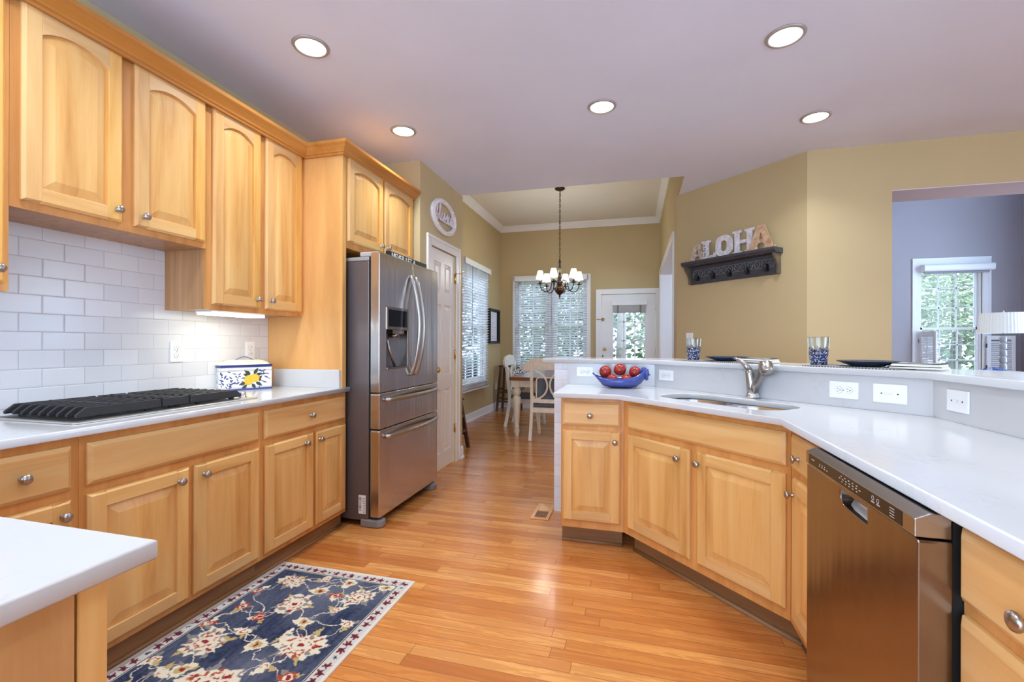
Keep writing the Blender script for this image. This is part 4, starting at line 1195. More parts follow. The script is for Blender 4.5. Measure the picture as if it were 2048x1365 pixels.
# ---- rug
RX0, RX1, RY0, RY1 = -1.922, -1.103, .70, 2.168
def rug():
    nx, ny = 330, 590
    x = np.linspace(0, RX1-RX0, nx); y = np.linspace(0, RY1-RY0, ny)
    X, Y = np.meshgrid(x, y, indexing='ij'); W, Hh = RX1-RX0, RY1-RY0
    rs = np.random.RandomState(5)
    def vnoise(fx, fy, seed):
        r = np.random.RandomState(seed); g = r.rand(int(fx)+3, int(fy)+3)
        a = X/W*fx; b = Y/Hh*fy; i = a.astype(int); j = b.astype(int); u = a-i; v = b-j
        u = u*u*(3-2*u); v = v*v*(3-2*v)
        return g[i,j]*(1-u)*(1-v)+g[i+1,j]*u*(1-v)+g[i,j+1]*(1-u)*v+g[i+1,j+1]*u*v
    navy, slate = np.array(srgb(44,52,78)[:3]), np.array(srgb(104,108,126)[:3])
    t = np.clip(.85*vnoise(5, 8, 1)+.3*vnoise(60, 12, 2)+.3*vnoise(90, 160, 3)-.22, 0, 1)[..., None]
    c = navy*(1-t)+slate*t
    cream, rust, red, gold, grey = srgb(226,216,192), srgb(166,74,48), srgb(140,44,44), srgb(188,166,110), srgb(140,134,130)
    dx = .014*(vnoise(40, 70, 7)-.5)+.007*(vnoise(110, 190, 8)-.5); dy = .014*(vnoise(40, 70, 9)-.5)+.007*(vnoise(110, 190, 10)-.5)
    XX, YY = X+dx, Y+dy
    def stem(pts, w=.0019, colr=cream):
        nonlocal c
        d = np.full_like(X, 9.0)
        for (ax, ay), (bx, by) in zip(pts[:-1], pts[1:]):
            vx, vy = bx-ax, by-ay; q = np.clip(((XX-ax)*vx+(YY-ay)*vy)/(vx*vx+vy*vy+1e-9), 0, 1)
            d = np.minimum(d, np.hypot(XX-ax-q*vx, YY-ay-q*vy))
        c = blot(c, smooth01(w+.0008, w-.0008, d), colr)
    def wavy(p, q, amp, n=14, ph=0):
        p = np.array(p); q = np.array(q); d = q-p; nrm = np.array([-d[1], d[0]])/np.hypot(*d)
        return [tuple(p+d*i/n+nrm*amp*math.sin(2*PI*i/n+ph)) for i in range(n+1)]
    def flower(fx, fy, r, np_=10, rot=0, cols=None, sq_=1.0):
        nonlocal c
        cols = cols or [(1.0, cream), (.70, rust), (.60, cream), (.42, red), (.34, cream), (.13, red)]
        a = np.arctan2((YY-fy)/sq_, XX-fx)+rot; d = np.hypot(XX-fx, (YY-fy)/sq_)
        sway = .16*np.sin(a*2+rot*3)+.10*np.sin(a*3+rot)
        for k, (s, cc) in enumerate(cols):
            if s > .4: lob = (1+sway*s)*(1-.17*np.abs(np.sin(a*np_/2+k*.9))-.10*(.5+.5*np.sin(a*np_*1.6+k*2)))
            else: lob = 1-.14*np.abs(np.sin(a*2.5+k))
            ed = smooth01(1.04, .95, d/(r*s*lob))
            if cc is rust or cc is red: ed = ed*(vnoise(46, 80, int(fx*900)+k) > (.34 if s > .4 else .1))
            c = blot(c, ed, cc)
        if r > .06:
            for q in range(9):
                a0 = q*.7+rot; leafR(fx+r*.50*math.cos(a0), fy+r*.50*math.sin(a0)*sq_, a0+.4, r*.36, r*.060, [rust, grey, red][q % 3])
    def leafR(cx, cy, an, l, w, colr):
        nonlocal c
        xq = (XX-cx)*math.cos(an)+(YY-cy)*math.sin(an); yq = -(XX-cx)*math.sin(an)+(YY-cy)*math.cos(an)
        tt = np.clip(xq/l, 0, 1); hf = w*np.sin(PI*tt**.8)*(1+.25*np.sin(tt*22))
        c = blot(c, smooth01(0, .0015, hf-np.abs(yq))*((xq > 0) & (xq < l)), colr)
    big = [(.22,.30,.105),(.60,.28,.11),(.41,.62,.115),(.20,.80,.105),(.60,.885,.11),(.36,1.13,.098),(.20,1.30,.075),(.62,1.26,.085),(.62,.58,.075)]
    small = [(.40,.40),(.14,.50),(.70,.44),(.30,.48),(.68,.72),(.42,.84),(.10,.66),(.28,1.0),(.50,1.02),(.70,1.06),(.14,1.05),(.50,1.36),(.36,1.36),(.10,1.18),(.71,1.37),(.46,.16),(.12,.14),(.70,.12),(.30,.12),(.50,1.24),(.26,.65),(.55,.74),(.33,.24),(.52,.46),(.30,.90),(.70,.60),(.12,.38),(.50,.92),(.10,.90),(.40,1.26),(.58,1.14),(.72,.26),(.44,.34),(.20,.62)]
    order = big+[(q[0], q[1], .03) for q in small]
    for i, a in enumerate(order):
        ds = sorted(order, key=lambda b: (b[0]-a[0])**2+(b[1]-a[1])**2)[2:4]
        for b in ds: stem(wavy(a[:2], b[:2], .02, 16, i))
    for i, (fx, fy) in enumerate(small):
        cc = [[(1, cream), (.6, rust), (.35, cream)], [(1, rust), (.55, cream), (.3, red)], [(1, cream), (.62, gold), (.3, red)]][i % 3]
        for q in range(3): leafR(fx, fy, i*1.7+q*2.1, .060, .014, [cream, gold, grey][(i+q) % 3])
        flower(fx, fy, .030+.007*(i % 3), 6, i, cc, .9)
    for i, (fx, fy, r) in enumerate(big):
        for q in range(5): leafR(fx, fy, q*1.256+i, r*1.15, .020, gold if q % 2 else grey)
        flower(fx, fy, r, 12-(i % 3)*2, i*.7, None if i % 2 == 0 else [(1, cream), (.8, grey), (.66, cream), (.46, rust), (.34, cream), (.15, red)], .85)
    # border: light band, red motifs, thin lines, cream binding
    e = np.minimum(np.minimum(X, W-X), np.minimum(Y, Hh-Y))
    bc = np.array(srgb(206,200,192)[:3]); 
    c = blot(c, (e < .066)*1.0, tuple(bc))
    along = np.where(np.minimum(X, W-X) < np.minimum(Y, Hh-Y), YY, XX)
    ph = (along % .044)/.044-.5; idx = (along//.044).astype(int)
    ec = e-.040+.003*np.sin(along*200)
    mot = np.hypot(ph*.044*1.1, ec)*(1+.35*np.sin(5*np.arctan2(ec, ph*.044)))
    c = blot(c, smooth01(.0165, .0135, mot)*((idx % 4) != 3), srgb(116,40,40))
    c = blot(c, smooth01(.0062, .0045, mot)*((idx % 4) != 3), srgb(52,50,84))
    c = blot(c, smooth01(.009, .006, mot)*((idx % 4) == 3), srgb(60,64,84))
    c = blot(c, ((e > .066) & (e < .0705))*1.0, srgb(52,54,84))
    c = blot(c, ((e > .0705) & (e < .074))*1.0, cream)
    c = blot(c, (e < .016)*1.0, srgb(222,214,204))
    c = c*(0.86+.28*rs.rand(nx, ny, 1)*.5+.0)
    b = MB()
    Z = .0062+.0006*rs.rand(nx, ny)
    vs = np.stack([X+RX0, Y+RY0, Z], -1).reshape(-1, 3).tolist()
    fs = [(i*ny+j, (i+1)*ny+j, (i+1)*ny+j+1, i*ny+j+1) for i in range(nx-1) for j in range(ny-1)]
    b.v = vs; b.f = fs; b.s = [False]*len(fs)
    cols = np.concatenate([c.reshape(-1, 3), np.ones((nx*ny, 1))], 1)
    return b, cols
b, cols = rug()
rg = thing('rug', 'navy rug with cream and rust flowers lying along the left cabinets', 'rug', (0,0,0))
b.build('pile', painted('rug_pile', .95, .3, spec=.1), rg, colors=cols)
MB().box(RX0, RY0, .0004, RX1, RY1, .006).build('binding', plain('cream_binding', srgb(222,214,204), .9), rg)
# ================================================================== WALL DECOR
# shelf with hooks on the angled wall
sh = thing('hook_shelf', 'dark grey wooden shelf with a carved band and five black hooks on the angled wall', 'shelf', (.9045-.0015, 4.7855-.0015, 0), -PI/4)
SHM = NT('worn_dark_paint'); n_ = SHM.noise(SHM.coords(), 14, 6, .65); SHM.set(color=SHM.ramp(n_, [(.3, srgb(58,58,64)), (.62, srgb(72,72,78)), (.75, srgb(104,92,74))]), rough=.55)
hw = .4875
MB().prism([(-.135, 2.092), (-.135, 2.070), (-.125, 2.058), (-.118, 2.058), (-.112, 2.046), (0, 2.046), (0, 2.092)], -hw, hw, 'x').build('top_board', SHM.m, sh, .002)
MB().box(-hw+.035, -.016, 1.868, hw-.035, 0, 2.046).build('back_board', SHM.m, sh, .002)
br = [(0, 2.046), (-.108, 2.046), (-.108, 2.030), (-.100, 2.010), (-.075, 1.985), (-.052, 1.95), (-.042, 1.91), (-.036, 1.875), (-.028, 1.868), (0, 1.868)]
WRN = NT('worn_side_paint'); n_ = WRN.noise(WRN.coords(), 18, 6, .65); WRN.set(color=WRN.ramp(n_, [(.3, srgb(66,64,62)), (.5, srgb(100,92,74)), (.7, srgb(126,104,72))]), rough=.6)
for xx in (-hw+.018, hw-.036): MB().prism(br, xx, xx+.018, 'x').build('bracket', WRN.m, sh, .001)
b = MB()
for k in range(13):
    x = -.40+k*.0665
    for s in (-1, 1):
        pts = [(x+s*(.006+.020*math.sin(PI*t/8)), -.019, 1.945+.058*t/8) for t in range(9)]
        b.tube(pts, .0042, 6)
    b.ball((x, -.018, 1.974), .007, 8, 6)
b.box(-.425, -.0185, 1.936, .425, -.016, 1.941).box(-.425, -.0185, 2.007, .425, -.016, 2.012)
b.build('carved_band', plain('carved_dark_paint', srgb(120,118,124), .5, var=.3, scale=60), sh)
for k in range(5):
    x = -.36+k*.18
    MB().tube([(x, -.016, 1.945), (x, -.030, 1.915), (x, -.052, 1.905), (x, -.066, 1.922), (x, -.068, 1.938)], [.010, .0105, .0105, .009, .008], 8).ball((x, -.068, 1.940), .013, 8, 6).box(x-.012, -.020, 1.90, x+.012, -.016, 1.965).tube([(x, -.018, 1.952), (x, -.040, 1.965), (x, -.048, 1.975)], .005, 6).build('hook', M['black'], sh)
# letters standing on the shelf
def slab_letter(ch, w, h, s, serif=True):
    """outlines of slab serif capitals (outer, holes...)"""
    t = h*.09
    if ch == 'L': return [[(0,0),(w,0),(w,h*.26),(w-t,h*.26),(w-t*1.3,t*1.4),(s+t*1.2,t*1.4),(s+t*1.2,h-t),(s+t*2.4,h-t),(s+t*2.4,h),(0,h),(0,h-t),(t*1.2,h-t),(t*1.2,t),(0,t)]]
    if ch == 'H':
        a = s; o = [(0,0),(a+2*t,0),(a+2*t,t),(a+t,t),(a+t,h*.44),(w-a-t,h*.44),(w-a-t,t),(w-a-2*t,t),(w-a-2*t,0),(w,0),(w,t),(w-t,t),(w-t,h-t),(w,h-t),(w,h),(w-a-2*t,h),(w-a-2*t,h-t),(w-a-t,h-t),(w-a-t,h*.57),(a+t,h*.57),(a+t,h-t),(a+2*t,h-t),(a+2*t,h),(0,h),(0,h-t),(t,h-t),(t,t),(0,t)]
        return [o]
    if ch == 'O': return [rrect(0, 0, w, h, w*.40, 8), rrect(s, s*.85, w-s, h-s*.85, (w-2*s)*.46, 6)[::-1]]
    if ch == 'A':
        c = w/2; tw = w*.13
        o = [(0,0),(w*.36,0),(w*.36,t),(w*.33,t),(w*.36,h*.20),(w*.42,h*.27),(w*.60,h*.27),(w*.66,h*.20),(w*.69,t),(w*.66,t),(w*.66,0),(w,0),(w,t),(w*.93,t),(c+tw,h),(c-tw,h),(w*.07,t),(0,t)]
        return [o, [(w*.40,h*.40),(c,h*.76),(w*.60,h*.40)][::-1]]
def letter_thing(ch, lab, u, w, h, s, mt, tilt=0, th=.018, y=-.075, lift=0):
    t = thing('letter_'+ch.lower(), lab, 'letter', (0,0,0), -PI/4, 'letters on the hook shelf')
    q = sh.matrix_basis @ Vector((u, y, 2.0925+lift)); t.location = (q.x, q.y, 2.0925+lift)
    t.rotation_euler = (0, 0, -PI/4)
    o = curve_mesh(slab_letter(ch, w, h, s), th/2-.0025, .0025, 'body', mt, t)
    o.rotation_euler = (PI/2, tilt, 0); o.location = (0, 0, .003)
    return t, o
WH = NT('whitewashed_letter'); n_ = WH.noise(WH.coords(), 30, 5, .6); WH.set(color=WH.ramp(n_, [(.35, srgb(198,192,196)), (.6, srgb(232,230,234))]), rough=.55)
PG = NT('flaking_letter'); n_ = PG.noise(PG.coords(), 26, 6, .7); PG.set(color=PG.ramp(n_, [(.34, srgb(150,122,100)), (.5, srgb(196,178,162)), (.66, srgb(226,216,208))]), rough=.7)
TA = NT('tan_driftwood_letter'); n_ = TA.noise(TA.coords((1,1,3)), 22, 6, .65); TA.set(color=TA.ramp(n_, [(.32, srgb(164,126,92)), (.55, srgb(206,172,136)), (.75, srgb(224,202,178))]), rough=.7)
letter_thing('A', 'flaking white wooden letter A at the dining room end of the hook shelf', -.425, .195, .165, .05, PG.m, y=-.075)
t, o = letter_thing('L', 'white wooden letter L with black scrolls on the hook shelf', -.255, .150, .175, .055, WH.m, y=-.100)
b = MB()
for k in range(5):
    cx, cz, r = .034+.006*(k % 2), .028+k*.026, .011
    b.tube([(cx+r*(1-i/22)*math.cos(i*.55+k*PI), -.0105, cz+r*(1-i/22)*math.sin(i*.55+k*PI)) for i in range(18)], .0014, 5)
for k in range(3): b.tube([(.07+k*.022+.008*math.cos(i*.6), -.0105, .011+.006*math.sin(i*.6)) for i in range(9)], .0012, 5)
b.build('scrolls', M['black'], t)
letter_thing('O', 'white wooden letter O on the hook shelf', -.110, .172, .195, .052, WH.m, y=-.085)
letter_thing('H', 'white wooden letter H on the hook shelf', .055, .205, .215, .045, WH.m, y=-.060)
letter_thing('A', 'tan weathered wooden letter A at the right end of the hook shelf', .215, .245, .215, .05, TA.m, y=-.080)

# oval bead sign over the pantry door
ov = thing('oval_sign', 'oval white beaded wall sign with a script word above the pantry door', 'sign', (-1.8245, 4.155, 2.487), PI/2)
OWH = plain('distressed_white', srgb(228,222,218), .5, var=.08, scale=40)
A_, B_ = .295, .172
b = MB(); vs = []; fs = []; N = 64
pr = [(1.0, 0), (1.0, -.022), (.96, -.028), (.80, -.024), (.78, -.018), (.78, 0)]
for i in range(N):
    a = 2*PI*i/N
    for s, y in pr: vs.append((A_*s*math.cos(a) if True else 0, y, (B_-(1-s)*.0)*s*math.sin(a)*(1 if s > .9 else .93)))
k = len(pr)
for i in range(N):
    j = (i+1) % N
    for q in range(k): fs.append((i*k+q, i*k+(q+1) % k, j*k+(q+1) % k, j*k+q))
b.add(vs, fs, True); b.build('oval_frame', OWH, ov)
b = MB()
for i in range(46):
    a = 2*PI*i/46; b.ball((A_*.865*math.cos(a), -.028, B_*.835*math.sin(a)), .0125, 8, 6)
b.build('bead_rim', OWH, ov)
scr = [[(-.20,-.01),(-.17,.03),(-.155,.085),(-.17,.10),(-.18,.07),(-.178,-.03),(-.16,-.045),(-.14,-.025),(-.15,0),(-.172,-.005)],
       [(-.15,0),(-.125,.01),(-.105,.06),(-.098,.095),(-.11,.10),(-.116,.06),(-.112,-.02),(-.098,-.04),(-.08,-.02),(-.06,.015),(-.05,.025),(-.066,.025),(-.072,-.01),(-.06,-.04),(-.035,-.025),(-.015,.01),(0,.035),(.002,.01),(.008,-.03),(-.01,-.042),(-.02,-.035),(.02,-.015),(.045,.01),(.06,.035),(.062,.01),(.068,-.03),(.05,-.042),(.04,-.035),(.08,-.015),(.105,.015),(.115,.025),(.10,.028),(.093,-.01),(.105,-.04),(.13,-.02),(.16,.02),(.175,.02),(.16,.028),(.148,0),(.158,-.04),(.18,-.02),(.19,.05),(.192,.10),(.188,.02),(.195,-.04),(.215,-.02)]]
b = MB()
def smoothline(p, n=5):
    o = []
    for i in range(len(p)-1):
        p0 = p[max(i-1,0)]; p1 = p[i]; p2 = p[i+1]; p3 = p[min(i+2, len(p)-1)]
        for k in range(n):
            t = k/n
            o.append(tuple(.5*((2*p1[d])+(-p0[d]+p2[d])*t+(2*p0[d]-5*p1[d]+4*p2[d]-p3[d])*t*t+(-p0[d]+3*p1[d]-3*p2[d]+p3[d])*t**3) for d in range(len(p1))))
    return o+[p[-1]]
for s in scr: b.tube([(x, -.016, z*1.15) for x, z in smoothline(s)], .0085, 8)
b.build('script_word', plain('lilac_white_script', srgb(222,214,222), .45), ov)

# framed print on the dining wall
fp = thing('framed_print', 'black deep framed print with a white sheet on the dining room wall', 'picture', (-2.5495, 8.095, 1.565), PI/2)
MB().box(-.31, -.055, -.32, -.275, 0, .32).box(.275, -.055, -.32, .31, 0, .32).box(-.275, -.055, .285, .275, 0, .32).box(-.275, -.055, -.32, .275, 0, -.285).build('frame', M['black'], fp, .002)
MB().box(-.275, -.006, -.285, .275, -.001, .285).build('mat', plain('dark_mat', srgb(54,52,60), .6), fp)
MB().box(-.225, -.010, -.27, .225, -.0062, .27).build('print', plain('white_sheet', srgb(228,226,234), .6), fp)
b = MB()
for k in range(11):
    if k in (2, 8): continue
    n = random.Random(k).randint(2, 4)
    for q in range(n): b.box(-.12+q*.075, -.0106, .19-k*.042, -.12+q*.075+random.Random(k*7+q).uniform(.03,.06), -.0101, .196-k*.042)
b.build('text_lines', plain('pale_ink', srgb(120,118,130), .6), fp)

# ================================================================== WINDOW DRESSINGS
BL = plain('white_blind_rail', srgb(238,238,240), .45, var=.01)
BT = NT('white_blind_slat'); BT.t.nodes.remove(BT.b); q1 = BT.n('BsdfDiffuse'); q2 = BT.n('BsdfTranslucent'); q3 = BT.n('MixShader')
n_ = BT.noise(BT.coords(), 9, 2); cc_ = BT.ramp(n_, [(.3, srgb(236,236,238)), (.7, srgb(244,244,246))]); BT.l(cc_, q1.inputs[0]); BT.l(cc_, q2.inputs[0])
q3.inputs[0].default_value = .55; BT.l(q1.outputs[0], q3.inputs[1]); BT.l(q2.outputs[0], q3.inputs[2]); BT.l(q3.outputs[0], BT.out.inputs['Surface'])
def blind(name, label, loc, rotz, w, z0, z1, pitch, tilt, wands, vd=.075, vh=.09, sag=0):
    """hangs in front of a window; local x along, front at -y"""
    t = thing(name, label, 'blind', loc, rotz)
    MB().box(-.015, -vd, z1-vh, w+.015, -vd+.012, z1).box(-.015, -vd, z1-vh, -.003, 0, z1).box(w+.003, -vd, z1-vh, w+.015, 0, z1).box(0, -vd+.012, z1-.04, w, -.005, z1-.003).build('valance', BL, t, .003)
    b = MB(); n = int((z1-vh-z0)/pitch); cy = -.040; hd = .024
    for k in range(n+1):
        z = z0+.03+k*pitch
        if z > z1-.06: break
        dy, dz = hd*math.cos(tilt), hd*math.sin(tilt)
        vs = []
        for x in (0, w):
            for s, e in ((-1, 0), (-.33, .0022), (.33, .0022), (1, 0)):
                vs.append((x, cy+s*dy, z+s*dz+e))
        o = [(a, b_, c-.0016) for a, b_, c in vs]
        b.add(vs+o, [(0,4,5,1),(1,5,6,2),(2,6,7,3),(8,9,13,12),(9,10,14,13),(10,11,15,14),(0,8,12,4),(3,7,15,11),(0,1,9,8),(1,2,10,9),(2,3,11,10),(4,12,13,5),(5,13,14,6),(6,14,15,7)])
    so = b.build('slats', BT.m, t); so['kind'] = 'stuff'
    MB().box(0, cy-.026, z0, w, cy+.026, z0+.018).build('bottom_rail', BL, t, .003)
    for x in (w*.12, w*.5, w*.88): MB().box(x-.008, cy-.0275, z0+.01, x+.008, cy-.0265, z1-.05).build('ladder_tape', BL, t)
    for x, l in wands: MB().tube([(x, cy-.05, z1-vh-.002), (x, cy-.045, z1-vh-l)], .004, 6).build('wand', plain('grey_wand', srgb(120,120,122), .4), t)
    return t
blind('window_blind', 'white slatted blind over the double window facing the camera', (-2.235, FY-.024, 0), 0, 1.38, .755, 2.535, .0445, -R(30), [(.075, 1.25), (.72, .85)])
blind('window_blind', 'white slatted blind seen edge-on over the left dining window', (-2.526, 6.39, 0), PI/2, 1.25, .50, 2.545, .0445, -R(30), [(.30, 1.1)], vd=.09)
rs = thing('roman_shade', 'grey folded fabric shade with a white head rail at the top of the glazed door', 'shade', (-.095, FY+.006, 0))
MB().box(-.315, -.055, 1.955, .315, 0, 2.045).build('head_rail', M['trim'], rs, .003)
b = MB()
for k in range(5): b.prism([(-.034-.004*(k % 2), 1.96-k*.016), (-.008, 1.955-k*.016), (-.008, 1.815), (-.026+.003*(k % 2), 1.815+k*.004), (-.040, 1.90-k*.018)], -.29+.0005*k, .29-.0005*k, 'x')
b.build('folds', plain('grey_shade_fabric', srgb(176,174,172), .85, scale=40), rs)
for x in (-.20, .20): MB().box(x-.016, -.0425, 1.815, x+.016, -.0405, 1.955).build('tape', plain('dark_grey_tape', srgb(128,126,124), .8), rs)
rl = thing('roller_shade', 'white roller shade cassette rolled up at the top of the living room window', 'shade', (4.35, FY-.032, 0))
MB().prism([(0, 2.38), (-.10, 2.38), (-.115, 2.40), (-.115, 2.47), (-.10, 2.485), (0, 2.485)], -.02, .87, 'x').build('cassette', M['trim'], rl, .004)
MB().box(.0, -.07, 2.345, .82, -.055, 2.38).build('hem_bar', plain('lilac_grey_hem', srgb(150,142,156), .6), rl)
def shutter(name, label, loc, rotz, w, z0, z1):
    t = thing(name, label, 'shutter', loc, rotz)
    MB().box(0, -.014, z0, .045, .014, z1).box(w-.045, -.014, z0, w, .014, z1).box(.045, -.014, z0, w-.045, .014, z0+.06).box(.045, -.014, z1-.06, w-.045, .014, z1).build('frame', M['trim'], t, .002)
    b = MB(); z = z0+.075
    while z < z1-.075:
        b.add([(.045,-.012,z-.010),(w-.045,-.012,z-.010),(w-.045,.012,z+.012),(.045,.012,z+.012),(.045,-.012,z-.004),(w-.045,-.012,z-.004),(w-.045,.012,z+.018),(.045,.012,z+.018)],
              [(0,1,2,3),(7,6,5,4),(0,4,5,1),(2,6,7,3),(0,3,7,4),(1,5,6,2)])
        z += .030
    b.build('louvers', M['trim'], t)
    MB().box(w/2-.005, -.020, z0+.08, w/2+.005, -.014, z1-.08).build('tilt_rod', M['trim'], t)
    for z in (z0+.15, z1-.15): MB().box(-.004, -.016, z-.03, .004, .016, z+.03).build('hinge', M['black'], t)
    return t
shutter('window_shutter', 'white louvered half shutter folded open at the left of the living room window', (4.325, FY-.035, 0), -R(72), .27, .76, 1.455)
shutter('window_shutter', 'white louvered half shutter standing open behind the lamp', (5.165, FY-.05, 0), -R(14), .31, .76, 1.385)

# ================================================================== CHANDELIER
chx, chy = -1.062, 6.636
ch = thing('chandelier', 'dark bronze six arm chandelier with lit cream shades over the dining table', 'chandelier', (chx, chy, 0))
MB().lathe([(0, DZ-.0005), (.075, DZ-.0005), (.075, DZ-.012), (.05, DZ-.03), (.012, DZ-.038), (0, DZ-.038)][::-1], (0,0,0), 24).build('canopy', M['bronze'], ch)
b = MB(); zc = DZ-.038; k = 0
while zc > 2.50:
    pts = [(.012*math.cos(a)*(1 if k % 2 else 0), .012*math.cos(a)*(0 if k % 2 else 1), zc-.022+.026*math.sin(a)) for a in [2*PI*i/10 for i in range(11)]]
    b.tube(pts, .0032, 5); zc -= .040; k += 1
b.tube([(.006, .004, DZ-.04), (-.004, .006, 3.0), (.005, -.004, 2.5)], .0028, 5)
b.build('chain', M['bronze'], ch)
MB().lathe([(0, 2.51), (.008, 2.50), (.012, 2.47), (.020, 2.45), (.012, 2.42), (.017, 2.38), (.024, 2.35), (.013, 2.32), (.018, 2.28), (.030, 2.25), (.034, 2.22), (.018, 2.19), (.024, 2.16), (.040, 2.13), (.036, 2.115), (.03, 2.105)], (0,0,0), 20, caps=False).build('column', M['bronze'], ch)
BLM = NT('antique_ball'); n_ = BLM.noise(BLM.coords(), 9, 3); BLM.set(color=BLM.ramp(n_, [(.3, srgb(48,34,28)), (.7, srgb(98,62,42))]), rough=.3, metal=.7)
MB().lathe([(.03, 2.108), (.055, 2.095), (.070, 2.065), (.073, 2.04), (.066, 2.012), (.045, 1.985), (.022, 1.968), (.012, 1.955), (.016, 1.945), (.010, 1.935), (.004, 1.91), (0, 1.902)], (0,0,0), 28, caps=False).build('ball', BLM.m, ch)
for q in range(6):
    a = R(22+60*q); ca, sa = math.cos(a), math.sin(a)
    P = lambda r, z: (ca*r, sa*r, z)
    am = MB().tube([P(*p) for p in smoothline([(.030, 2.135), (.065, 2.175), (.105, 2.165), (.125, 2.10), (.150, 2.035), (.205, 2.010), (.262, 2.035), (.288, 2.09), (.290, 2.112)], 4)], .0068, 8).build('arm', M['bronze'], ch)
    c_ = P(.290, 0)
    MB().lathe([(.006, 2.110), (.020, 2.114), (.036, 2.122), (.038, 2.126), (.012, 2.126), (.014, 2.14), (.018, 2.158), (.012, 2.160)], c_, 16).build('candle_cup', M['bronze'], am)
    MB().lathe([(.0105, 2.160), (.0105, 2.205), (.004, 2.207)], c_, 12).build('candle_sleeve', plain('cream_sleeve', srgb(240,226,190), .5), am)
    b = MB(); vs = []; fs = []; N = 36
    for k in range(N):
        g = 2*PI*k/N; rr = 1+.03*math.cos(g*9)
        vs += [(c_[0]+.063*rr*math.cos(g), c_[1]+.063*rr*math.sin(g), 2.192), (c_[0]+.034*rr*math.cos(g), c_[1]+.034*rr*math.sin(g), 2.310)]
    for k in range(N): j = (k+1) % N; fs.append((2*k, 2*j, 2*j+1, 2*k+1))
    b.add(vs, fs, True); b.build('lamp_shade', M['shade_lit'], am)
    L = bpy.data.lights.new('candle_lamp', 'POINT'); L.energy = 3.2; L.color = (1, .82, .6); L.shadow_soft_size = .02
    lo = bpy.data.objects.new('lamp', L); col.objects.link(lo); lo.parent = ch; lo.location = (c_[0], c_[1], 2.335)

# ================================================================== DINING SET
CRM = NT('cream_chair_paint'); n_ = CRM.noise(CRM.coords(), 25, 4); CRM.set(color=CRM.ramp(n_, [(.3, srgb(212,194,164)), (.7, srgb(226,210,184))]), rough=.45)
CRM_LIT = NT('cream_chair_paint_lit'); n_ = CRM_LIT.noise(CRM_LIT.coords(), 25, 4); CRM_LIT.set(color=CRM_LIT.ramp(n_, [(.3, srgb(222,218,206)), (.7, srgb(232,229,220))]), rough=.45)  # same cream paint, lightened to stand for bright light on the left chair
GRY = plain('slate_grey_upholstery', srgb(88,90,98), .9, var=.12, scale=50)
BRN = wood('brown_table_top', srgb(142,86,48), srgb(120,68,36), srgb(94,50,26), 'x', rough=.2)
DKB = wood('dark_brown_wood', srgb(92,58,38), srgb(74,44,28), srgb(54,32,20), 'z', rough=.35)
tb = thing('dining_table', 'cream dining table with turned legs and a brown wooden top', 'table', (-1.055, 6.66, 0))
TWx, TWy, TZ = .565, .80, .80
MB().prism(rrect(-TWx, -TWy, TWx, TWy, .03), TZ-.042, TZ, 'z').build('table_top', BRN, tb, .012, 3)
MB().box(-TWx+.055, -TWy+.055, TZ-.135, TWx-.055, -TWy+.08, TZ-.0425).box(-TWx+.055, TWy-.08, TZ-.135, TWx-.055, TWy-.055, TZ-.0425).box(-TWx+.055, -TWy+.08, TZ-.135, -TWx+.08, TWy-.08, TZ-.0425).box(TWx-.08, -TWy+.08, TZ-.135, TWx-.055, TWy-.08, TZ-.0425).build('apron', CRM.m, tb, .003)
for sx in (-1, 1):
    for sy in (-1, 1):
        MB().lathe([(.030, 0), (.024, .012), (.030, .03), (.040, .075), (.030, .115), (.040, .13), (.030, .142), (.036, .20), (.052, .40), (.060, .50), (.052, .53), (.034, .545), (.046, .565), (.060, .595), (.050, .625), (.044, .645), (.048, .664)], (sx*(TWx-.09), sy*(TWy-.09), 0), 20).box(sx*(TWx-.09)-.05, sy*(TWy-.09)-.05, .664, sx*(TWx-.09)+.05, sy*(TWy-.09)+.05, TZ-.0425).build('leg', CRM.m, tb)
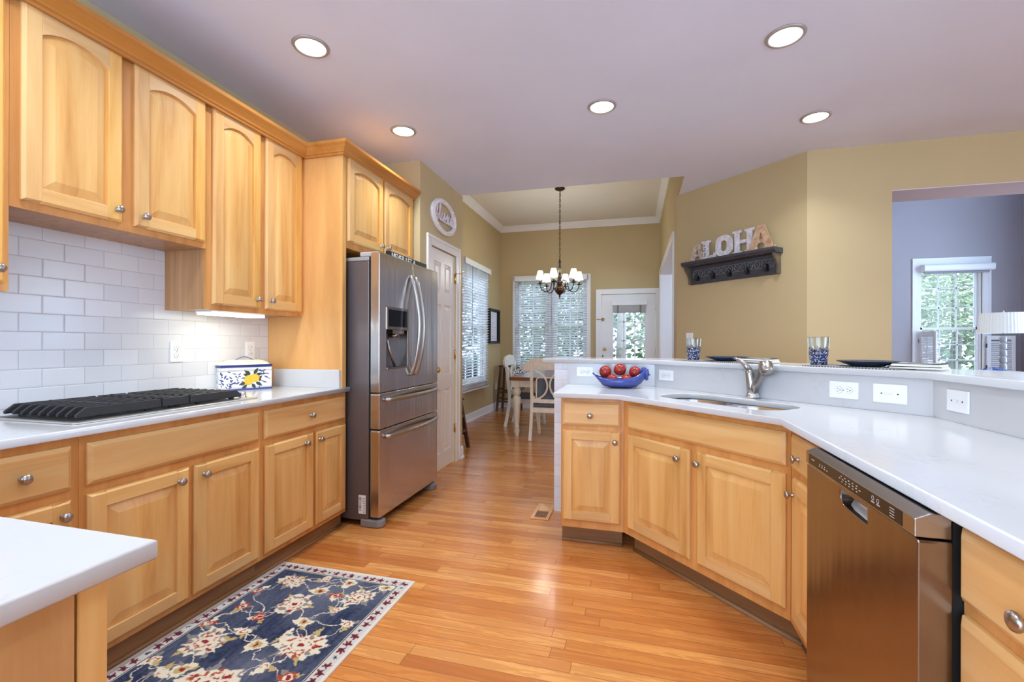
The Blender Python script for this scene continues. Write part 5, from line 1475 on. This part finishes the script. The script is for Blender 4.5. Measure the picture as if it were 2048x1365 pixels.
def scroll_chair(label, loc, rotz, mt):
    t = thing('dining_chair', label, 'chair', loc, rotz, 'dining chairs')
    for s in (-1, 1):
        MB().tube(smoothline([(s*.235, -.27, 0), (s*.232, -.235, .16), (s*.228, -.205, .36), (s*.225, -.205, .50), (s*.222, -.235, .75), (s*.222, -.265, 1.0)], 4), 1, flat=(.036, .044, (1, 0, 0))).build('leg', mt, t, .003)
        MB().tube(smoothline([(s*.220, .245, 0), (s*.225, .225, .18), (s*.225, .222, .40)], 4), [.75]*4+[.9]*4+[1], flat=(.044, .044, (1, 0, 0))).build('leg', mt, t, .003)
    MB().box(-.235, -.222, .36, .235, -.195, .425).box(-.225, .20, .36, .225, .235, .425).box(-.24, -.20, .36, -.21, .22, .425).box(.21, -.20, .36, .24, .22, .425).build('seat_frame', mt, t, .003)
    MB().prism(rrect(-.235, -.185, .235, .25, .04), .427, .475, 'z').build('seat_cushion', GRY, t, .018, 3)
    MB().box(-.222, -.222, .485, .222, -.196, .535).build('lower_rail', mt, t, .004)
    # crest rail with rounded ends
    o = [(-.305, .925)] + arc(-.27, .985, .055, 200, 100, 6)
    top = [(x, 1.045+.030*math.cos(x/.27*PI/2)) for x in (-.22, -.15, -.07, 0, .07, .15, .22)]
    pts = [(-.215, .925), (-.235, .905)]+arc(-.265, .955, .058, 240, 95, 9)+top
    pts += [(-x, z) for x, z in (arc(-.265, .955, .058, 240, 95, 9)[::-1])]+[(.235, .905), (.215, .925)]
    rail = curve_mesh([[(x, z) for x, z in pts]], .011, .005, 'crest_rail', mt, t)
    rail.rotation_euler = (PI/2+R(6), 0, 0); rail.location = (0, -.162, 0)
    for s in (-1, 1):
        a = [(s*(.168-.012*math.cos(R(q))), -.262, .892+.014*math.sin(R(q))) for q in (-60, 0, 60, 120)][:0]
        a += [(s*(.205-.188*math.cos(R(q))), -.236-.030*math.sin(R(q)), .715+.186*math.sin(R(q))) for q in range(80, -81, -8)]
        a += [(s*.190, -.208, .538), (s*.200, -.208, .555), (s*.190, -.208, .572)]
        MB().tube(a, 1, flat=(.026, .022, (0, 1, 0))).build('back_scroll', mt, t, .003)
    return t
scroll_chair('cream scroll back dining chair with its back to the camera', (-1.055, 5.965, 0), 0, CRM.m)
scroll_chair('cream scroll back dining chair on the left side of the table, coloured lighter as brightly lit', (-1.60, 6.80, 0), -PI/2, CRM_LIT.m)
cu = thing('chair_cushion', 'slate grey square back cushion with cream edging leaning on the near dining chair', 'cushion', (-.98, 5.81, .482), 0)
q = [(-.24, .0), (.24, 0), (.24, .30), (-.24, .30)]
MB().prism(rrect(-.235, .012, .235, .315, .03), -.03, .03, 'y').build('cover', GRY, cu, .02, 3)
o = rrect(-.245, .002, .245, .325, .035); MB().tube([(x, -.026, z) for x, z in o]+[(o[0][0], -.026, o[0][1])], .010, 8).build('edging', CRM.m, cu)
# patterned cushion at the window side of the table
pc = NT('branch_pattern'); vo = pc.n('TexVoronoi', feature='DISTANCE_TO_EDGE'); pc.l(pc.coords((1,1,1)), vo.inputs['Vector']); vo.inputs['Scale'].default_value = 26
pc.set(color=pc.ramp(vo.outputs[0], [(.07, srgb(30,28,30)), (.12, srgb(226,222,216))]), rough=.8)
pp = thing('patterned_cushion', 'black and white branch patterned cushion by the left dining chair', 'cushion', (-1.77, 7.02, .4765), R(70))
MB().ball((0, 0, .21), .21, 20, 14, (1, .42, 1)).build('cover', pc.m, pp)
def stool(label, loc, rotz, h, sp):
    t = thing('wooden_stool', label, 'stool', loc, rotz)
    MB().prism(rrect(-.17, -.17, .17, .17, .02), h-.03, h, 'z').build('seat', DKB, t, .004)
    for sx in (-1, 1):
        for sy in (-1, 1): MB().tube([(sx*(.13+sp), sy*(.13+sp), 0), (sx*.13, sy*.13, h-.03)], 1, flat=(.04, .04, (1, 0, 0))).build('leg', DKB, t)
    for z in (.17, .34):
        e = .13+sp*(1-z/h)
        for s in (-1, 1):
            MB().box(-e, s*e-.012, z-.015, e, s*e+.012, z+.015).build('stretcher', DKB, t)
            MB().box(s*e-.012, -e, z+.03, s*e+.012, e, z+.06).build('stretcher', DKB, t)
stool('dark brown wooden stool in the far left corner of the dining room', (-2.28, 8.30, 0), 0, .84, .06)
stool('dark brown wooden stool hidden behind the pantry corner, one leg showing', (-2.135, 4.955, 0), 0, .60, .075)

# ================================================================== LIVING ROOM BEYOND
lp = thing('table_lamp', 'table lamp with a white pleated shade and a grey stacked column in the living room', 'lamp', (4.143, 6.6, .60))
b = MB(); vs = []; fs = []; N = 180
for k in range(N):
    a = 2*PI*k/N; rr = 1+.018*math.cos(a*45)
    vs += [(.214*rr*math.cos(a), .214*rr*math.sin(a), .785), (.196*rr*math.cos(a), .196*rr*math.sin(a), 1.020)]
for k in range(N): j = (k+1) % N; fs.append((2*k, 2*j, 2*j+1, 2*k+1))
b.add(vs, fs, True); PS = NT('white_pleated_shade'); n_ = PS.noise(PS.coords(), 8, 2); PS.set(color=PS.ramp(n_, [(.3, srgb(226,224,222)), (.7, srgb(238,236,232))]), rough=.8, emit=srgb(250,236,206), emits=.22)
b.build('pleated_shade', PS.m, lp)
b = MB()
for k in range(9): b.lathe([(.024, .035+k*.08), (.032, .05+k*.08), (.032, .095+k*.08), (.024, .112+k*.08)], (0,0,0), 12)
b.build('column', plain('grey_crystal', srgb(170,168,172), .15, scale=20), lp)
MB().lathe([(.085, 0), (.085, .02), (.05, .035)], (0,0,0), 20).build('base', M['nickel'], lp)
MB().lathe([(.004, 1.0), (.010, 1.03), (.004, 1.048), (0, 1.05)], (0,0,0), 10).build('finial', M['chrome'], lp)
MB().tube([(0,0,.75), (0,0,1.0)], .005, 6).tube([(-.194, 0, 1.015), (.194, 0, 1.015)], .003, 6).tube([(0, -.194, 1.015), (0, .194, 1.015)], .003, 6).build('harp', M['nickel'], lp)
stb = thing('side_table', 'small round white side table carrying the lamp in the living room', 'table', (4.143, 6.6, 0))
MB().lathe([(.24, .57), (.24, .5995)], (0,0,0), 28).build('table_top', M['trim'], stb)
for q in range(3): MB().tube([(.20*math.cos(q*2.1), .20*math.sin(q*2.1), 0), (.14*math.cos(q*2.1), .14*math.sin(q*2.1), .57)], .016, 8).build('leg', M['trim'], stb)
WSO = plain('white_sofa_fabric', srgb(226,228,236), .9, scale=40)
so = thing('sofa', 'white sofa in the living room behind the raised bar', 'sofa', (3.85, 5.75, 0), PI)
MB().box(-.85, -.35, .12, .85, .42, .60).build('seat_base', WSO, so, .03, 3)
MB().box(-.85, .25, .60, .85, .45, .92).build('backrest', WSO, so, .06, 4)
for s in (-1, 1): MB().box(s*.85, -.36, .12, s*1.02, .45, .62).build('arm', WSO, so, .04, 3)
for s in (-1, 1): MB().box(s*.7-.03, -.28, 0, s*.7+.03, -.22, .12).box(s*.7-.03, .32, 0, s*.7+.03, .38, .12).build('feet', DKB, so)
TD = NT('blue_tie_dye'); n_ = TD.noise(TD.coords((1,1,1)), 9, 4, .6, 1.5); TD.set(color=TD.ramp(n_, [(.38, srgb(40,66,140)), (.5, srgb(96,124,190)), (.6, srgb(226,230,240))]), rough=.85)
for k, (x, y, z, ry, lab) in enumerate([(3.47, 5.64, .82, .75, 'blue tie dyed cushion tipped on the white sofa, the one farther left'), (3.92, 5.64, .81, -.5, 'blue tie dyed cushion at the right edge of the picture')]):
    t = thing('sofa_cushion', lab, 'cushion', (x, y, z), .2, 'blue sofa cushions'); t.rotation_euler = (.1, ry, .05)
    MB().ball((0,0,0), .22, 20, 12, (1, .28, .9)).build('cover', TD.m, t)

# ================================================================== OUTSIDE
struct(MB().box(-14, 8.75, -.5, 24, 60, -.42).box(-20, -14, -.5, -2.8, 60, -.42), 'ground_lawn', plain('lawn', srgb(96,112,72), .9, var=.3, scale=1.2))
LEAFS = [plain('leaf_'+n, c, .6, var=.3, scale=3) for n, c in (('deep_green', srgb(74,82,60)), ('mid_green', srgb(92,102,72)), ('pale_green', srgb(116,124,92)))]
BARK = plain('grey_bark', srgb(124,116,112), .85, var=.25, scale=9)
def tree(x, y, h, r, trunk, tone, label, n=900, low=.28):
    t = thing('garden_tree', label, 'tree', (x, y, -.42), 0, 'trees outside the windows')
    rg_ = random.Random(int(x*13+y*7))
    MB().tube([(0,0,0), (.05*r, 0, h*.3), (-.03*r, .02, h*.8)], [trunk, trunk*.8, trunk*.3], 10).build('trunk', BARK, t)
    b = MB()
    for k in range(n*3):
        while True:
            p = Vector((rg_.uniform(-1,1), rg_.uniform(-1,1), rg_.uniform(-1,1)))
            if .25 < p.length < 1: break
        c = Vector((p.x*r, p.y*r, h*(low+(1-low)*.5)+p.z*h*(1-low)*.5))
        s = rg_.uniform(.04, .10)*(.6+.25*r)
        a = Vector((rg_.uniform(-1,1), rg_.uniform(-1,1), rg_.uniform(-.5,.5))).normalized(); d = a.orthogonal().normalized()
        e = a.cross(d)
        b.add([c-a*s, c+d*s*.55+e*s*.1, c+a*s, c-d*s*.55+e*s*.1], [(0,1,2,3)])
    b.build('foliage', LEAFS[tone], t)
tree(-.42, 14.0, 7.5, 1.1, .17, 2, 'grey trunked tree outside the glazed door', 700, .50)
tree(1.6, 18.6, 6.0, 2.2, .14, 2, 'pale green tree behind the glass of the outside door', 1500, .12)
tree(-3.4, 15.6, 5.5, 1.75, .15, 1, 'mid green leafy tree outside the double window at its left side', 1300, .10)
tree(-2.9, 20.6, 6.5, 2.5, .18, 1, 'green tree farther off behind the double window', 1500, .10)
tree(8.6, 17.6, 5.2, 1.75, .16, 2, 'pale leafy tree outside the living room window', 1500, .30)
tree(12.0, 21.6, 6.8, 2.4, .2, 1, 'tall green tree outside the living room window at its right side', 1500, .12)
tree(7.6, 23.0, 6.2, 2.5, .17, 2, 'pale green tree outside the living room window at its left side', 1500, .12)
tree(-8.5, 8.6, 5.0, 1.9, .16, 1, 'green tree beyond the left dining window', 1200, .15)
tree(-6.9, 13.2, 5.5, 1.9, .16, 1, 'broad green tree beyond the corner of the dining room', 1200, .15)
b = MB(); rq = random.Random(9)
for (x0, x1, y0, y1) in ((-16, 26, 27, 31), (-20, -12, 2, 28)):
    for k in range(11000):
        c = Vector((rq.uniform(x0, x1), rq.uniform(y0, y1), -.4+7.2*rq.random()**.8)); s = rq.uniform(.14, .32)
        a = Vector((rq.uniform(-1,1), rq.uniform(-1,1), rq.uniform(-.6,.6))).normalized(); d = a.orthogonal().normalized(); e = a.cross(d)
        b.add([c-a*s, c+d*s*.6+e*s*.1, c+a*s, c-d*s*.6+e*s*.1], [(0,1,2,3)])
tag(b.build('tree_line', LEAFS[1]), 'distant belt of green trees behind the garden', 'trees', None, 'stuff')
md = thing('mulch_bank', 'low brown mulch bank outside the glazed door', 'mound', (1.15, 14.8, -.42))
MB().ball((0, 0, 0), 1, 24, 12, (1.6, 1.4, 1.35)).build('earth', plain('brown_mulch', srgb(92,80,72), .95, var=.4, scale=14), md)
